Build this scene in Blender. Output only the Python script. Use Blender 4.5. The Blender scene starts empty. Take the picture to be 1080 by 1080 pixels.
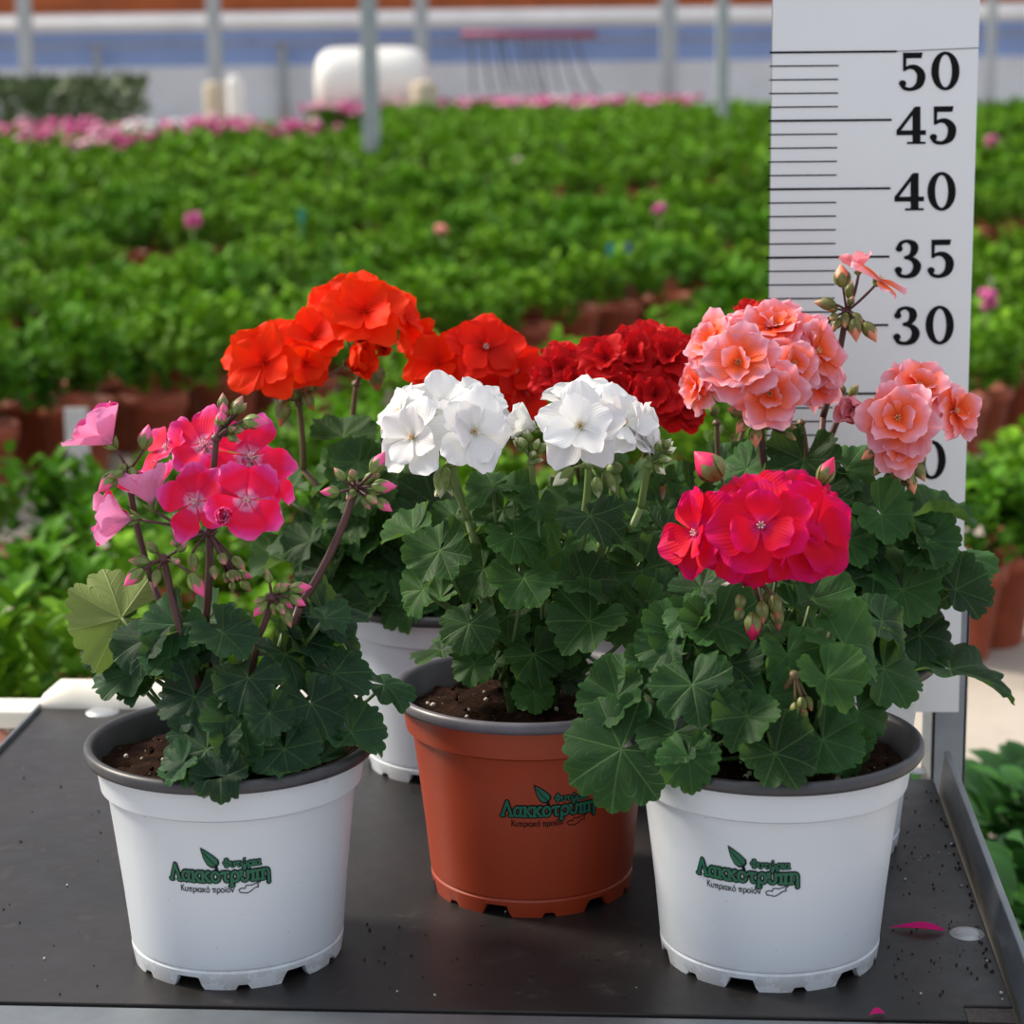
import bpy, math, random
from mathutils import Vector, Matrix, noise

# ------------------------------------------------------------------ camera, light, exposure
S = bpy.context.scene
C = S.collection
F = 2340.0                       # focal length in pixels of the 1080 frame
PITCH, ROLL, CAMH = math.radians(12.0), math.radians(0.7), 0.54
FWD = Vector((0, math.cos(PITCH), -math.sin(PITCH)))
_up0 = Vector((0, math.sin(PITCH), math.cos(PITCH)))
_r0 = Vector((1, 0, 0))
UPV = _up0*math.cos(ROLL) + _r0*math.sin(ROLL)
RTV = _r0*math.cos(ROLL) - _up0*math.sin(ROLL)
CAM = Vector((0, 0, CAMH))
cam_d = bpy.data.cameras.new('camera')
cam = bpy.data.objects.new('camera', cam_d); C.objects.link(cam)
M3 = Matrix((RTV, UPV, -FWD)).transposed()
cam.matrix_world = Matrix.Translation(CAM) @ M3.to_4x4()
cam_d.sensor_width = 36; cam_d.lens = 36*F/1080; cam_d.clip_start = .05; cam_d.clip_end = 200
cam_d.dof.use_dof = True; cam_d.dof.focus_distance = 1.36; cam_d.dof.aperture_fstop = 9.5
S.camera = cam

w = bpy.data.worlds.new('sky'); S.world = w; w.use_nodes = True
wn = w.node_tree.nodes; wl = w.node_tree.links
bg = wn['Background']
tc = wn.new('ShaderNodeTexCoord'); sx = wn.new('ShaderNodeSeparateXYZ'); cr = wn.new('ShaderNodeValToRGB')
wl.new(tc.outputs['Generated'], sx.inputs[0])
mr = wn.new('ShaderNodeMapRange'); mr.inputs[1].default_value = -1; mr.inputs[2].default_value = 1
wl.new(sx.outputs[2], mr.inputs[0]); wl.new(mr.outputs[0], cr.inputs[0]); wl.new(cr.outputs[0], bg.inputs[0])
cr.color_ramp.elements[0].position = .48; cr.color_ramp.elements[0].color = (.62, .67, .76, 1)
cr.color_ramp.elements[1].position = .95; cr.color_ramp.elements[1].color = (.92, .96, 1.04, 1)
bg.inputs[1].default_value = .78
sun_d = bpy.data.lights.new('sun', 'SUN'); sun = bpy.data.objects.new('sun', sun_d); C.objects.link(sun)
sun_d.energy = 4.6; sun_d.angle = math.radians(14); sun_d.color = (1, .9, .74)
sun.rotation_euler = Vector((.72, -.30, -.66)).to_track_quat('-Z', 'Y').to_euler()
S.view_settings.view_transform = 'Standard'; S.view_settings.look = 'None'
S.view_settings.gamma = 1; S.view_settings.use_curve_mapping = False; S.view_settings.exposure = 0.3
S.cycles.use_denoising = True
S.cycles.max_bounces = 8; S.cycles.transparent_max_bounces = 8

# ------------------------------------------------------------------ helpers
R = random.Random
def pt(px, py, Y):
    d = FWD + RTV*((px-540)/F) + UPV*((540-py)/F)
    return CAM + d*(Y/d.y)
def on_plane(px, py, z):
    d = FWD + RTV*((px-540)/F) + UPV*((540-py)/F)
    return CAM + d*((z-CAMH)/d.z)
def depth(p): return (p-CAM).dot(FWD)
def lerp(a, b, t): return a + (b-a)*t
def sstep(a, b, x):
    t = min(1, max(0, (x-a)/(b-a))); return t*t*(3-2*t)

class MB:
    """collects vertices and faces of ONE mesh object"""
    def __init__(s): s.v = []; s.f = []; s.uv = []; s.tone = []; s.mi = []
    def vert(s, p, uv=(0, 0), tone=.5):
        s.v.append((p[0], p[1], p[2])); s.uv.append(uv); s.tone.append(tone); return len(s.v)-1
    def face(s, ids, mi=0): s.f.append(tuple(ids)); s.mi.append(mi)
    def grid(s, rows, mi=0, closed=False):
        for a, b in zip(rows[:-1], rows[1:]):
            n = len(a)
            for j in range(n if closed else n-1):
                k = (j+1) % n
                s.face((a[j], a[k], b[k], b[j]), mi)
    def tube(s, pts, radii, n=8, mi=0, tone=.5, caps=True):
        pts = [Vector(p) for p in pts]
        if not hasattr(radii, '__len__'): radii = [radii]*len(pts)
        ref = Vector((.31, .17, .93)); rows = []
        for i, p in enumerate(pts):
            t = (pts[min(i+1, len(pts)-1)] - pts[max(i-1, 0)]).normalized()
            a = t.cross(ref)
            if a.length < 1e-3: a = t.cross(Vector((1, 0, 0)))
            a.normalize(); b = t.cross(a); ref = b.cross(t) if False else ref
            rows.append([s.vert(p + (a*math.cos(2*math.pi*k/n) + b*math.sin(2*math.pi*k/n))*radii[i], (k/n, i/max(1, len(pts)-1)), tone) for k in range(n)])
        for a, b in zip(rows[:-1], rows[1:]):
            for j in range(n): s.face((a[j], b[j], b[(j+1) % n], a[(j+1) % n]), mi)
        if caps:
            s.face(rows[0], mi); s.face(rows[-1][::-1], mi)
    def curve(s, p0, p1, bend, r0, r1, n=7, mi=0, steps=8, tone=.5):
        """arched tube from p0 to p1; bend = offset of the middle control point"""
        m = (Vector(p0)+Vector(p1))/2 + Vector(bend); pts = []; rr = []
        for i in range(steps+1):
            t = i/steps
            pts.append(Vector(p0)*(1-t)**2 + m*2*t*(1-t) + Vector(p1)*t*t); rr.append(lerp(r0, r1, t))
        s.tube(pts, rr, n, mi, tone); return pts
    def lathe(s, prof, n=48, mi=0, c=(0, 0, 0), cap=False, close=False):
        rows = []
        for i, (r, z) in enumerate(prof):
            rows.append([s.vert((c[0]+r*math.cos(2*math.pi*k/n), c[1]+r*math.sin(2*math.pi*k/n), c[2]+z), (k/n, i/len(prof))) for k in range(n)])
        s.grid(rows, mi, True)
        if cap: s.face(rows[-1], mi); s.face(rows[0][::-1], mi)
    def egg(s, c, axis, L, r, n=10, m=7, mi=0, tone=.5, sharp=1.0, uvoff=0):
        ax = Vector(axis).normalized(); a = ax.orthogonal().normalized(); b = ax.cross(a); rows = []
        for i in range(m+1):
            t = i/m; rad = r*max(.03, math.sin(math.pi*(t**sharp)))
            rows.append([s.vert(Vector(c)+ax*(L*(t-.5))+(a*math.cos(2*math.pi*k/n)+b*math.sin(2*math.pi*k/n))*rad, (k/n, t), tone) for k in range(n)])
        for p, q in zip(rows[:-1], rows[1:]):
            for j in range(n): s.face((p[j], p[(j+1) % n], q[(j+1) % n], q[j]), mi)
        s.face(rows[0][::-1], mi); s.face(rows[-1], mi)
    def box(s, c, h, rot=0, mi=0, axes=None):
        c = Vector(c)
        if axes is None:
            axes = (Vector((math.cos(rot), math.sin(rot), 0)), Vector((-math.sin(rot), math.cos(rot), 0)), Vector((0, 0, 1)))
        ids = [s.vert(c + axes[0]*h[0]*x + axes[1]*h[1]*y + axes[2]*h[2]*z) for x in (-1, 1) for y in (-1, 1) for z in (-1, 1)]
        for q in ((0, 1, 3, 2), (4, 6, 7, 5), (0, 4, 5, 1), (2, 3, 7, 6), (0, 2, 6, 4), (1, 5, 7, 3)): s.face([ids[i] for i in q], mi)
    def prism(s, poly, z0, z1, mi=0, fn=None):
        fn = fn or (lambda p: p)
        a = [s.vert(fn(Vector((x, y, z0)))) for x, y in poly]; b = [s.vert(fn(Vector((x, y, z1)))) for x, y in poly]
        n = len(poly); s.face(a[::-1], mi); s.face(b, mi)
        for i in range(n): s.face((a[i], a[(i+1) % n], b[(i+1) % n], b[i]), mi)
    def build(s, name, mats, parent=None, origin=(0, 0, 0), smooth=True, bevel=0, sharp=0):
        o0 = Vector(origin)
        me = bpy.data.meshes.new(name)
        me.from_pydata([(x-o0.x, y-o0.y, z-o0.z) for x, y, z in s.v], [], s.f)
        uvl = me.uv_layers.new(name='UVMap'); li = [0]*len(me.loops); me.loops.foreach_get('vertex_index', li)
        flat = []
        for i in li: flat += s.uv[i]
        uvl.data.foreach_set('uv', flat)
        at = me.attributes.new('tone', 'FLOAT', 'POINT'); at.data.foreach_set('value', s.tone)
        if not isinstance(mats, (list, tuple)): mats = [mats]
        for m in mats: me.materials.append(m)
        me.polygons.foreach_set('material_index', s.mi)
        me.polygons.foreach_set('use_smooth', [smooth]*len(me.polygons))
        me.update()
        if sharp: me.set_sharp_from_angle(angle=math.radians(sharp))
        o = bpy.data.objects.new(name, me); C.objects.link(o)
        if parent is not None: o.parent = parent
        else: o.location = o0
        if bevel:
            b = o.modifiers.new('bevel', 'BEVEL'); b.width = bevel; b.segments = 2; b.limit_method = 'ANGLE'
        return o

def tag(o, label, cat, group=None, kind=None):
    o['label'] = label; o['category'] = cat
    if group: o['group'] = group
    if kind: o['kind'] = kind
    return o
def struct(o): o['kind'] = 'structure'; return o
def thing(name, loc, label, cat, group=None):
    o = bpy.data.objects.new(name, None); C.objects.link(o); o.location = loc; o.empty_display_size = .05
    return tag(o, label, cat, group)

# ------------------------------------------------------------------ materials
class NT:
    def __init__(s, name):
        s.m = bpy.data.materials.new(name); s.m.use_nodes = True; s.t = s.m.node_tree
        s.b = s.t.nodes['Principled BSDF']; s.out = s.t.nodes['Material Output']
    def n(s, typ, **kw):
        nd = s.t.nodes.new('ShaderNode'+typ)
        for k, v in kw.items(): setattr(nd, k, v)
        return nd
    def l(s, a, b): s.t.links.new(a, b)
    def math(s, op, a, b=None, c=None):
        nd = s.n('Math', operation=op)
        for i, x in enumerate((a, b, c)):
            if x is None: continue
            if hasattr(x, 'links'): s.l(x, nd.inputs[i])
            else: nd.inputs[i].default_value = x
        return nd.outputs[0]
    def ramp(s, fac, stops, interp='LINEAR'):
        nd = s.n('ValToRGB'); cr = nd.color_ramp; cr.interpolation = interp
        while len(cr.elements) < len(stops): cr.elements.new(.5)
        for e, (p, c) in zip(cr.elements, stops): e.position = p; e.color = (*c, 1)
        s.l(fac, nd.inputs[0]); return nd.outputs[0]
    def mix(s, fac, a, b, blend='MIX'):
        nd = s.n('Mix', data_type='RGBA', blend_type=blend)
        for i, x in ((0, fac), (6, a), (7, b)):
            if hasattr(x, 'links'): s.l(x, nd.inputs[i])
            else: nd.inputs[i].default_value = x if i == 0 else (*x, 1)
        return nd.outputs[2]
    def noise(s, scale, detail=4, rough=.55, coord='Object'):
        tcn = s.n('TexCoord'); nd = s.n('TexNoise'); nd.inputs['Scale'].default_value = scale
        nd.inputs['Detail'].default_value = detail; nd.inputs['Roughness'].default_value = rough
        s.l(tcn.outputs[coord], nd.inputs['Vector']); return nd.outputs['Fac']
    def bump(s, h, strength=.3, dist=.001):
        nd = s.n('Bump'); nd.inputs['Strength'].default_value = strength; nd.inputs['Distance'].default_value = dist
        s.l(h, nd.inputs['Height']); s.l(nd.outputs[0], s.b.inputs['Normal']); return nd.outputs[0]
    def col(s, c):
        if hasattr(c, 'links'): s.l(c, s.b.inputs['Base Color'])
        else: s.b.inputs['Base Color'].default_value = (*c, 1)
    def set(s, **kw):
        for k, v in kw.items(): s.b.inputs[k.replace('_', ' ')].default_value = v
    def translucent(s, color, fac):
        tr = s.n('BsdfTranslucent'); mx = s.n('MixShader'); mx.inputs[0].default_value = fac
        if hasattr(color, 'links'): s.l(color, tr.inputs[0])
        else: tr.inputs[0].default_value = (*color, 1)
        s.l(s.b.outputs[0], mx.inputs[1]); s.l(tr.outputs[0], mx.inputs[2]); s.l(mx.outputs[0], s.out.inputs[0])

def simple(name, c, rough=.5, metal=0, var=.12, scale=40, spec=.5):
    m = NT(name); f = m.noise(scale)
    m.col(m.ramp(f, [(.3, tuple(x*(1-var) for x in c)), (.7, tuple(min(1, x*(1+var)) for x in c))]))
    m.set(Roughness=rough, Metallic=metal, Specular_IOR_Level=spec); return m.m

def leaf_mat(name, dark, light, under, vein):
    m = NT(name)
    uv = m.n('UVMap'); sp = m.n('SeparateXYZ'); m.l(uv.outputs[0], sp.inputs[0])
    fr = m.math('FRACT', sp.outputs[0]); fd = m.math('ABSOLUTE', m.math('SUBTRACT', fr, .5))
    d = m.math('MULTIPLY', fd, sp.outputs[1])
    v1 = m.math('SUBTRACT', 1.0, m.math('SMOOTH_MIN', m.math('DIVIDE', d, .03), 1.0, .1))
    side = m.math('FRACT', m.math('MULTIPLY', m.math('SUBTRACT', sp.outputs[1], m.math('MULTIPLY', fd, 1.0)), 4.0))
    v2 = m.math('SUBTRACT', 1.0, m.math('SMOOTH_MIN', m.math('DIVIDE', m.math('ABSOLUTE', m.math('SUBTRACT', side, .5)), .09), 1.0, .1))
    vv = m.math('MAXIMUM', v1, m.math('MULTIPLY', v2, .45))
    at = m.n('Attribute', attribute_name='tone')
    base = m.ramp(at.outputs['Fac'], [(0, dark), (1, light)])
    nz = m.noise(130, 3)
    base = m.mix(m.math('MULTIPLY', nz, .35), base, tuple(x*.55 for x in dark))
    # faint darker zone ring and lighter rim of a zonal leaf
    ring = m.ramp(sp.outputs[1], [(.0, (1.1, 1.15, 1.0)), (.3, (1, 1, 1)), (.55, (.78, .8, .8)), (.78, (1, 1, 1)), (.95, (1.1, 1.1, 1)), (1, (1.7, 1.6, 1.2))])
    base = m.mix(1.0, base, ring, 'MULTIPLY')
    top = m.mix(m.math('MULTIPLY', vv, .5), base, vein)
    und = m.mix(m.math('MULTIPLY', vv, .7), under, tuple(min(1, x*1.5) for x in under))
    ge = m.n('NewGeometry')
    colr = m.mix(ge.outputs['Backfacing'], top, und)
    m.col(colr); m.set(Roughness=.6, Specular_IOR_Level=.22)
    hh = m.math('SUBTRACT', m.math('MULTIPLY', nz, .35), vv)
    m.bump(hh, .55, .0012)
    m.translucent(m.mix(.5, colr, (.22, .38, .05)), .22)
    return m.m

def petal_mat(name, stops, back, veinc=None, veinamt=0, trans=.35, edge=.22):
    m = NT(name)
    uv = m.n('UVMap'); sp = m.n('SeparateXYZ'); m.l(uv.outputs[0], sp.inputs[0])
    ww = m.math('ABSOLUTE', m.math('SUBTRACT', m.math('MULTIPLY', sp.outputs[0], 2), 1))
    fac = m.math('MAXIMUM', sp.outputs[1], m.math('MULTIPLY', m.math('POWER', ww, 4), m.math('ADD', .35, m.math('MULTIPLY', sp.outputs[1], .65))))
    fac = m.math('ADD', fac, m.math('MULTIPLY', m.math('SUBTRACT', m.noise(220, 3), .5), .18))
    c = m.ramp(fac, stops)
    if veinc:
        st = m.math('ABSOLUTE', m.math('SINE', m.math('MULTIPLY', sp.outputs[0], 26)))
        st = m.math('GREATER_THAN', st, .8)
        lim = m.math('MULTIPLY', st, m.math('MULTIPLY', m.math('LESS_THAN', sp.outputs[1], .34), veinamt))
        c = m.mix(lim, c, veinc)
    fine = m.math('SINE', m.math('MULTIPLY', sp.outputs[0], 70))
    at = m.n('Attribute', attribute_name='tone')
    c = m.mix(1.0, c, m.ramp(at.outputs['Fac'], [(0, (.86, .84, .86)), (1, (1.08, 1.08, 1.08))]), 'MULTIPLY')
    ge = m.n('NewGeometry')
    cc = m.mix(ge.outputs['Backfacing'], c, back)
    m.col(cc); m.set(Roughness=.6, Specular_IOR_Level=.15)
    m.bump(m.math('ADD', fine, m.math('MULTIPLY', m.noise(160, 2), 1.5)), .12, .0008)
    m.translucent(cc, trans)
    return m.m

LEAF_PINK = leaf_mat('leaf_blue_green', (.004, .024, .012), (.020, .080, .030), (.19, .26, .07), (.13, .24, .08))
LEAF_MID = leaf_mat('leaf_mid_green', (.005, .030, .006), (.040, .125, .024), (.10, .20, .05), (.17, .28, .09))
LEAF_FRONT = leaf_mat('leaf_deep_green', (.004, .028, .007), (.034, .118, .026), (.09, .19, .045), (.15, .27, .09))
PETIOLE = simple('petiole_green', (.075, .13, .035), .5, var=.2)
STEM_RED = simple('flower_stalk_maroon', (.075, .026, .024), .5, var=.25)
STEM_BROWN = simple('flower_stalk_brown_green', (.13, .085, .04), .5, var=.25)
STEM_GREEN = simple('flower_stalk_green', (.14, .21, .055), .5, var=.2)
SEPAL = simple('sepal_green', (.15, .21, .045), .5, var=.35, scale=150)
SEPAL_RED = simple('sepal_reddish', (.15, .17, .04), .5, var=.45, scale=150)
STAMEN_W = simple('stamen_pale', (.8, .55, .5), .6)
STAMEN_Y = simple('stamen_yellow', (.75, .50, .22), .6)
PET = dict(
    pink=petal_mat('petal_pink_red', [(0, (.92, .72, .84)), (.16, (.90, .40, .62)), (.28, (.86, .020, .10)), (.62, (.86, .006, .055)), (.85, (.80, .035, .25)), (1, (.82, .13, .44))], (.88, .34, .62), (.60, .02, .2), .55),
    white=petal_mat('petal_white', [(0, (.80, .82, .66)), (.25, (.88, .88, .86)), (1, (.90, .90, .91))], (.86, .87, .84), trans=.3),
    orange=petal_mat('petal_orange_red', [(0, (.78, .012, .001)), (.4, (.92, .024, .001)), (1, (.95, .045, .002))], (.88, .05, .006)),
    scarlet=petal_mat('petal_scarlet', [(0, (.60, .008, .004)), (.5, (.84, .018, .006)), (1, (.88, .022, .006))], (.78, .03, .015)),
    crimson=petal_mat('petal_crimson', [(0, (.40, .004, .008)), (.5, (.62, .008, .012)), (1, (.68, .010, .014))], (.5, .012, .018)),
    salmon=petal_mat('petal_salmon', [(0, (.86, .09, .02)), (.40, (.96, .17, .04)), (.62, (.95, .25, .18)), (.82, (.92, .36, .44)), (1, (.96, .56, .66))], (.93, .38, .44), (.7, .05, .03), .4),
    hot=petal_mat('petal_magenta_red', [(0, (.80, .22, .50)), (.14, (.72, .03, .20)), (.30, (.84, .006, .035)), (.66, (.74, .002, .035)), (1, (.68, .004, .14))], (.70, .010, .20), (.55, .01, .16), .6),
)
BUDTIP = dict(pink=(.80, .10, .28), white=(.80, .82, .60), orange=(.75, .03, .01), scarlet=(.7, .02, .01), crimson=(.5, .01, .01), salmon=(.80, .30, .18), hot=(.68, .01, .10))
def bud_mat(name, green, tip, start=.40):
    m = NT(name); uv = m.n('UVMap'); sp = m.n('SeparateXYZ'); m.l(uv.outputs[0], sp.inputs[0])
    st = m.math('MULTIPLY', m.math('SINE', m.math('MULTIPLY', sp.outputs[0], 31.4)), .07)
    f = m.math('ADD', sp.outputs[1], st)
    at = m.n('Attribute', attribute_name='tone')
    g = m.mix(at.outputs['Fac'], tuple(x*.6 for x in green), green)
    c = m.mix(m.ramp(f, [(start, (0, 0, 0)), (start+.08, (1, 1, 1))]), g, tip)
    m.col(c); m.set(Roughness=.5); return m.m
BUD = {k: bud_mat('bud_'+k, (.20, .23, .07) if k in ('pink', 'salmon') else (.22, .30, .08) if k == 'white' else (.17, .18, .04), v) for k, v in BUDTIP.items()}
BUDC = {k: bud_mat('bud_closed_'+k, (.21, .22, .075) if k in ('pink', 'salmon') else (.20, .29, .08) if k == 'white' else (.16, .18, .04), tuple(lerp(a, b, .5 if k != 'pink' else .35) for a, b in zip((.25, .22, .08), v)), .72) for k, v in BUDTIP.items()}

def pot_white_mat():
    m = NT('pot_white_plastic')
    n1 = m.noise(9, 3); n2 = m.noise(420, 2, .7); n3 = m.noise(60, 5, .7)
    c = m.mix(m.math('MULTIPLY', n1, .35), (.615, .66, .715), (.56, .60, .645))
    speck = m.math('GREATER_THAN', n2, .735)
    geo = m.n('TexCoord'); sp = m.n('SeparateXYZ'); m.l(geo.outputs['Object'], sp.inputs[0])
    low = m.math('SUBTRACT', 1.0, m.math('MINIMUM', 1.0, m.math('DIVIDE', sp.outputs[2], .016)))
    dirt = m.math('MULTIPLY', m.math('MAXIMUM', low, .0), m.math('GREATER_THAN', n3, .5))
    c = m.mix(m.math('MULTIPLY', dirt, .45), c, (.28, .24, .2))
    c = m.mix(m.math('MULTIPLY', speck, .6), c, (.12, .1, .08))
    m.col(c); m.set(Roughness=.38); m.bump(n1, .05, .002); return m.m
POT_W = pot_white_mat()
def pot_red_mat():
    m = NT('pot_terracotta_plastic'); n1 = m.noise(9, 3); n2 = m.noise(300, 3)
    m.col(m.mix(m.math('MULTIPLY', n2, .25), m.mix(n1, (.36, .042, .010), (.28, .030, .008)), (.40, .07, .025)))
    m.set(Roughness=.42); return m.m
POT_R = pot_red_mat()
RIM_G = simple('pot_rim_dark_grey', (.042, .043, .050), .42, var=.25, scale=60)
RIM_P = simple('pot_rim_grey', (.115, .108, .128), .40, var=.18, scale=60)
def soil_mat():
    m = NT('potting_soil'); n1 = m.noise(150, 6, .7); n2 = m.noise(500, 2); 
    c = m.ramp(n1, [(.3, (.006, .003, .002)), (.55, (.028, .012, .007)), (.75, (.07, .03, .016))])
    c = m.mix(m.math('GREATER_THAN', n2, .72), c, (.45, .40, .34))
    m.col(c); m.set(Roughness=.95, Specular_IOR_Level=.1); m.bump(n1, 1.0, .004); return m.m
SOIL = soil_mat()
def board_mat():
    m = NT('film_faced_plywood'); n1 = m.noise(6, 5, .6); n2 = m.noise(260, 4, .75); n3 = m.noise(40, 6, .7)
    c = m.ramp(n1, [(.3, (.014, .013, .014)), (.7, (.030, .026, .026))])
    c = m.mix(m.math('MULTIPLY', m.math('GREATER_THAN', n2, .69), .5), c, (.16, .14, .12))
    c = m.mix(m.ramp(n3, [(.58, (0, 0, 0)), (.75, (.35, .35, .35))]), c, (.12, .105, .095))
    m.col(c); m.l(m.ramp(n3, [(.3, (.30, .30, .30)), (.8, (.52, .52, .52))]), m.b.inputs['Roughness'])
    m.set(Specular_IOR_Level=.3); m.bump(n2, .08, .001); return m.m
BOARD = board_mat()
def galv(name, c, rough=.42, metal=.75):
    m = NT(name); n1 = m.noise(28, 5, .65); n2 = m.noise(120, 3)
    m.col(m.mix(m.math('MULTIPLY', n2, .4), m.ramp(n1, [(.3, tuple(x*.72 for x in c)), (.7, c)]), tuple(x*.8 for x in c)))
    m.set(Metallic=metal, Roughness=rough); m.bump(n1, .08, .001); return m.m
GALV = galv('galvanised_steel', (.27, .295, .32))
GALV_L = galv('galvanised_post_steel', (.30, .335, .37), .5, .5)
CREAM = simple('sunlit_cream_lip', (.78, .75, .66), .45, var=.08, scale=20)  # warm cream: sunlight on the back lip put into its base colour
PLY_EDGE = simple('plywood_edge', (.05, .04, .034), .7, var=.5, scale=300)
PLATE = simple('white_sign_board', (.80, .81, .815), .38, var=.02, scale=8)
PLATE_EDGE = simple('sign_board_edge', (.10, .11, .13), .5)
INK = simple('black_print', (.006, .006, .007), .7, spec=.15)
INK_G = simple('green_print', (.006, .115, .062), .45, var=.15)
RIVET = galv('aluminium_rivet', (.50, .51, .53), .45, .6)
BG_LEAF = []
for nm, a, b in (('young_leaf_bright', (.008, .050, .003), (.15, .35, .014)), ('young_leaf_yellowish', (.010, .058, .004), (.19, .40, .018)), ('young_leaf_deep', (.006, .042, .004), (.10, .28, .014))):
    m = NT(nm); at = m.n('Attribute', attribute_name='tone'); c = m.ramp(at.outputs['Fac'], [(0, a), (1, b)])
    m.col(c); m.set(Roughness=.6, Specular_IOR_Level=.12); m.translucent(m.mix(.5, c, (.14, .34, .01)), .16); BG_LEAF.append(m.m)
TERRA = simple('terracotta_pot', (.30, .062, .026), .6, var=.2, scale=30)
def ground_mat():
    m = NT('pale_dusty_ground'); n1 = m.noise(2.2, 6, .6); n2 = m.noise(40, 4, .7)
    m.col(m.mix(m.math('MULTIPLY', n2, .3), m.ramp(n1, [(.3, (.36, .31, .26)), (.7, (.52, .46, .40))]), (.25, .2, .16)))
    m.set(Roughness=.9); m.bump(n2, .3, .01); return m.m
GROUND = ground_mat()

# ------------------------------------------------------------------ ground and far structure
b = MB(); b.prism([(-16, .2), (16, .2), (16, 32), (-16, 32)], -.46, -.40); struct(b.build('floor', GROUND, smooth=False))
WALL_LOW = simple('pale_plastic_sheet', (.78, .80, .84), .6, var=.10, scale=1.2)
WALL_BLUE = simple('blue_plastic_sheet', (.30, .43, .76), .6, var=.12, scale=1.0)
WALL_BROWN = simple('rust_red_panel', (.42, .10, .022), .7, var=.2, scale=2)
zat = lambda py, Y: pt(540, py, Y).z
b = MB(); b.box((0, 27.2, (-.40+zat(66, 27))/2), (13, .08, (zat(66, 27)+.40)/2)); struct(b.build('wall_back', WALL_LOW, smooth=False))
b = MB(); b.box((0, 27.2, (zat(66, 27)+zat(20, 27))/2), (13, .08, (zat(20, 27)-zat(66, 27))/2)); struct(b.build('trim_1', WALL_BLUE, smooth=False))
b = MB(); b.box((0, 27.2, zat(20, 27)+1.6), (13, .10, 1.6)); struct(b.build('trim_2', WALL_BROWN, smooth=False))

# white pipe along the far wall
b = MB(); b.tube([(-12, 26.7, zat(19, 26.7)), (12, 26.7, zat(19, 26.7))], .105, 20)
PIPE = simple('white_pipe', (.86, .87, .88), .4, var=.08, scale=2)
o = b.build('white_pipe', PIPE); tag(o, 'thick white horizontal pipe running along the far greenhouse wall', 'pipe')
b = MB()
for i in range(25):
    x0 = -12+i; 
    pts = [(x0+k/4, 26.85, zat(41, 26.85)-.03*math.sin(math.pi*k/4)) for k in range(5)]
    b.tube(pts, .02, 8)
tag(b.build('sagging_cable', simple('grey_cable', (.40, .40, .44), .6)), 'thin pale cable sagging along the blue sheet of the far wall', 'cable')

POSTM = simple('grey_painted_post', (.36, .40, .43), .5, var=.1, scale=6)
def far_post(px, Y, wpx, label, top=2.6):
    x = pt(px, 60, Y).x; r = wpx/F*Y/2
    t = thing('support_post', (x, Y, -.40), label, 'post', 'greenhouse support posts')
    b = MB(); b.prism([(x-r, Y-r), (x+r, Y-r), (x+r, Y+r), (x-r, Y+r)], -.40, top); b.build('column', POSTM, t, (x, Y, -.40), smooth=False, bevel=r*.25)
    b = MB(); b.prism([(x-1.25*r, Y-1.25*r), (x+1.25*r, Y-1.25*r), (x+1.25*r, Y+1.25*r), (x-1.25*r, Y+1.25*r)], -.40, -.40+.22); b.build('footing', simple('concrete_footing', (.4, .38, .35), .9), t, (x, Y, -.40), smooth=False)
far_post(390, 14, 17, 'thick grey support post standing among the green plants, nearest of the posts')
far_post(762, 19, 12, 'grey support post just left of the white measuring board')
far_post(705, 25.5, 16, 'pale post beside the hanging hoses, second one left of the measuring board')
far_post(445, 25.5, 14, 'pale grey post at the right end of the white tank')
far_post(227, 25.5, 14, 'pale grey post at far wall above small tan footing, left of the tank')
far_post(28, 25.5, 14, 'pale grey post at far wall, leftmost in the picture')
far_post(1045, 25.5, 9, 'slim grey post seen right of the measuring board')
far_post(102, 26.95, 7, 'thin dark rod post on far wall, between the two leftmost pale posts', zat(40, 27))
far_post(298, 26.95, 9, 'thin dark rod post on far wall, left of the white tank', zat(40, 27))

# white tank
Y = 23.0; p = pt(393, 107, Y); wd = 118/F*Y; hh = 60/F*Y
t = thing('water_tank', (p.x, Y, -.40), 'big rounded white tank by the far wall, behind the nearest post', 'tank')
b = MB(); rows = []
prof = [(-1, .0), (-.99, .30), (-.96, .62), (-.88, .85), (-.74, .97), (-.5, 1.0), (-.2, 1.0), (-.06, .985), (0, .93), (.06, .985), (.2, 1.0), (.5, 1.0), (.74, .97), (.88, .85), (.96, .62), (.99, .3), (1, 0)]
zc = p.z+hh*.30; rr_ = hh*.62
for i, (u, rad) in enumerate(prof):
    rows.append([b.vert((p.x+u*wd/2, Y+math.cos(2*math.pi*k/28)*rr_*max(rad, .01), zc+math.sin(2*math.pi*k/28)*rr_*max(rad, .01))) for k in range(28)])
b.grid(rows, 0, True); b.build('tank_body', simple('white_tank_plastic', (.80, .79, .76), .45, var=.04), t, (p.x, Y, -.40))
b = MB(); b.box((p.x, Y, (-.40+zc-rr_*.8)/2), (wd*.35, .2, (zc-rr_*.8+.40)/2)); b.build('cradle', simple('tan_block', (.45, .40, .33), .8), t, (p.x, Y, -.40), smooth=False)
def small_thing(px, py, Y, wpx, hpx, name, mat, label, cat):
    p = pt(px, py, Y); r = wpx/F*Y/2; h = hpx/F*Y
    zb = -.40
    b = MB(); b.lathe([(r*.8, zb), (r, zb+.05), (r, p.z+h*.2), (r*.85, p.z+h*.4), (r*.35, p.z+h*.5), (.01, p.z+h*.5)], 20, 0, (p.x, Y, 0))
    tag(b.build(name, mat, origin=Vector((0, 0, 0))), label, cat)
small_thing(248, 93, 22.5, 17, 26, 'plastic_canister', simple('white_canister', (.75, .75, .73), .5), 'small white upright canister at the far end, left of the white tank', 'canister')
small_thing(448, 96, 22.3, 28, 22, 'tan_sack', simple('tan_sack_cloth', (.52, .44, .34), .9), 'small tan bundle at the right foot of the white tank', 'sack')
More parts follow.
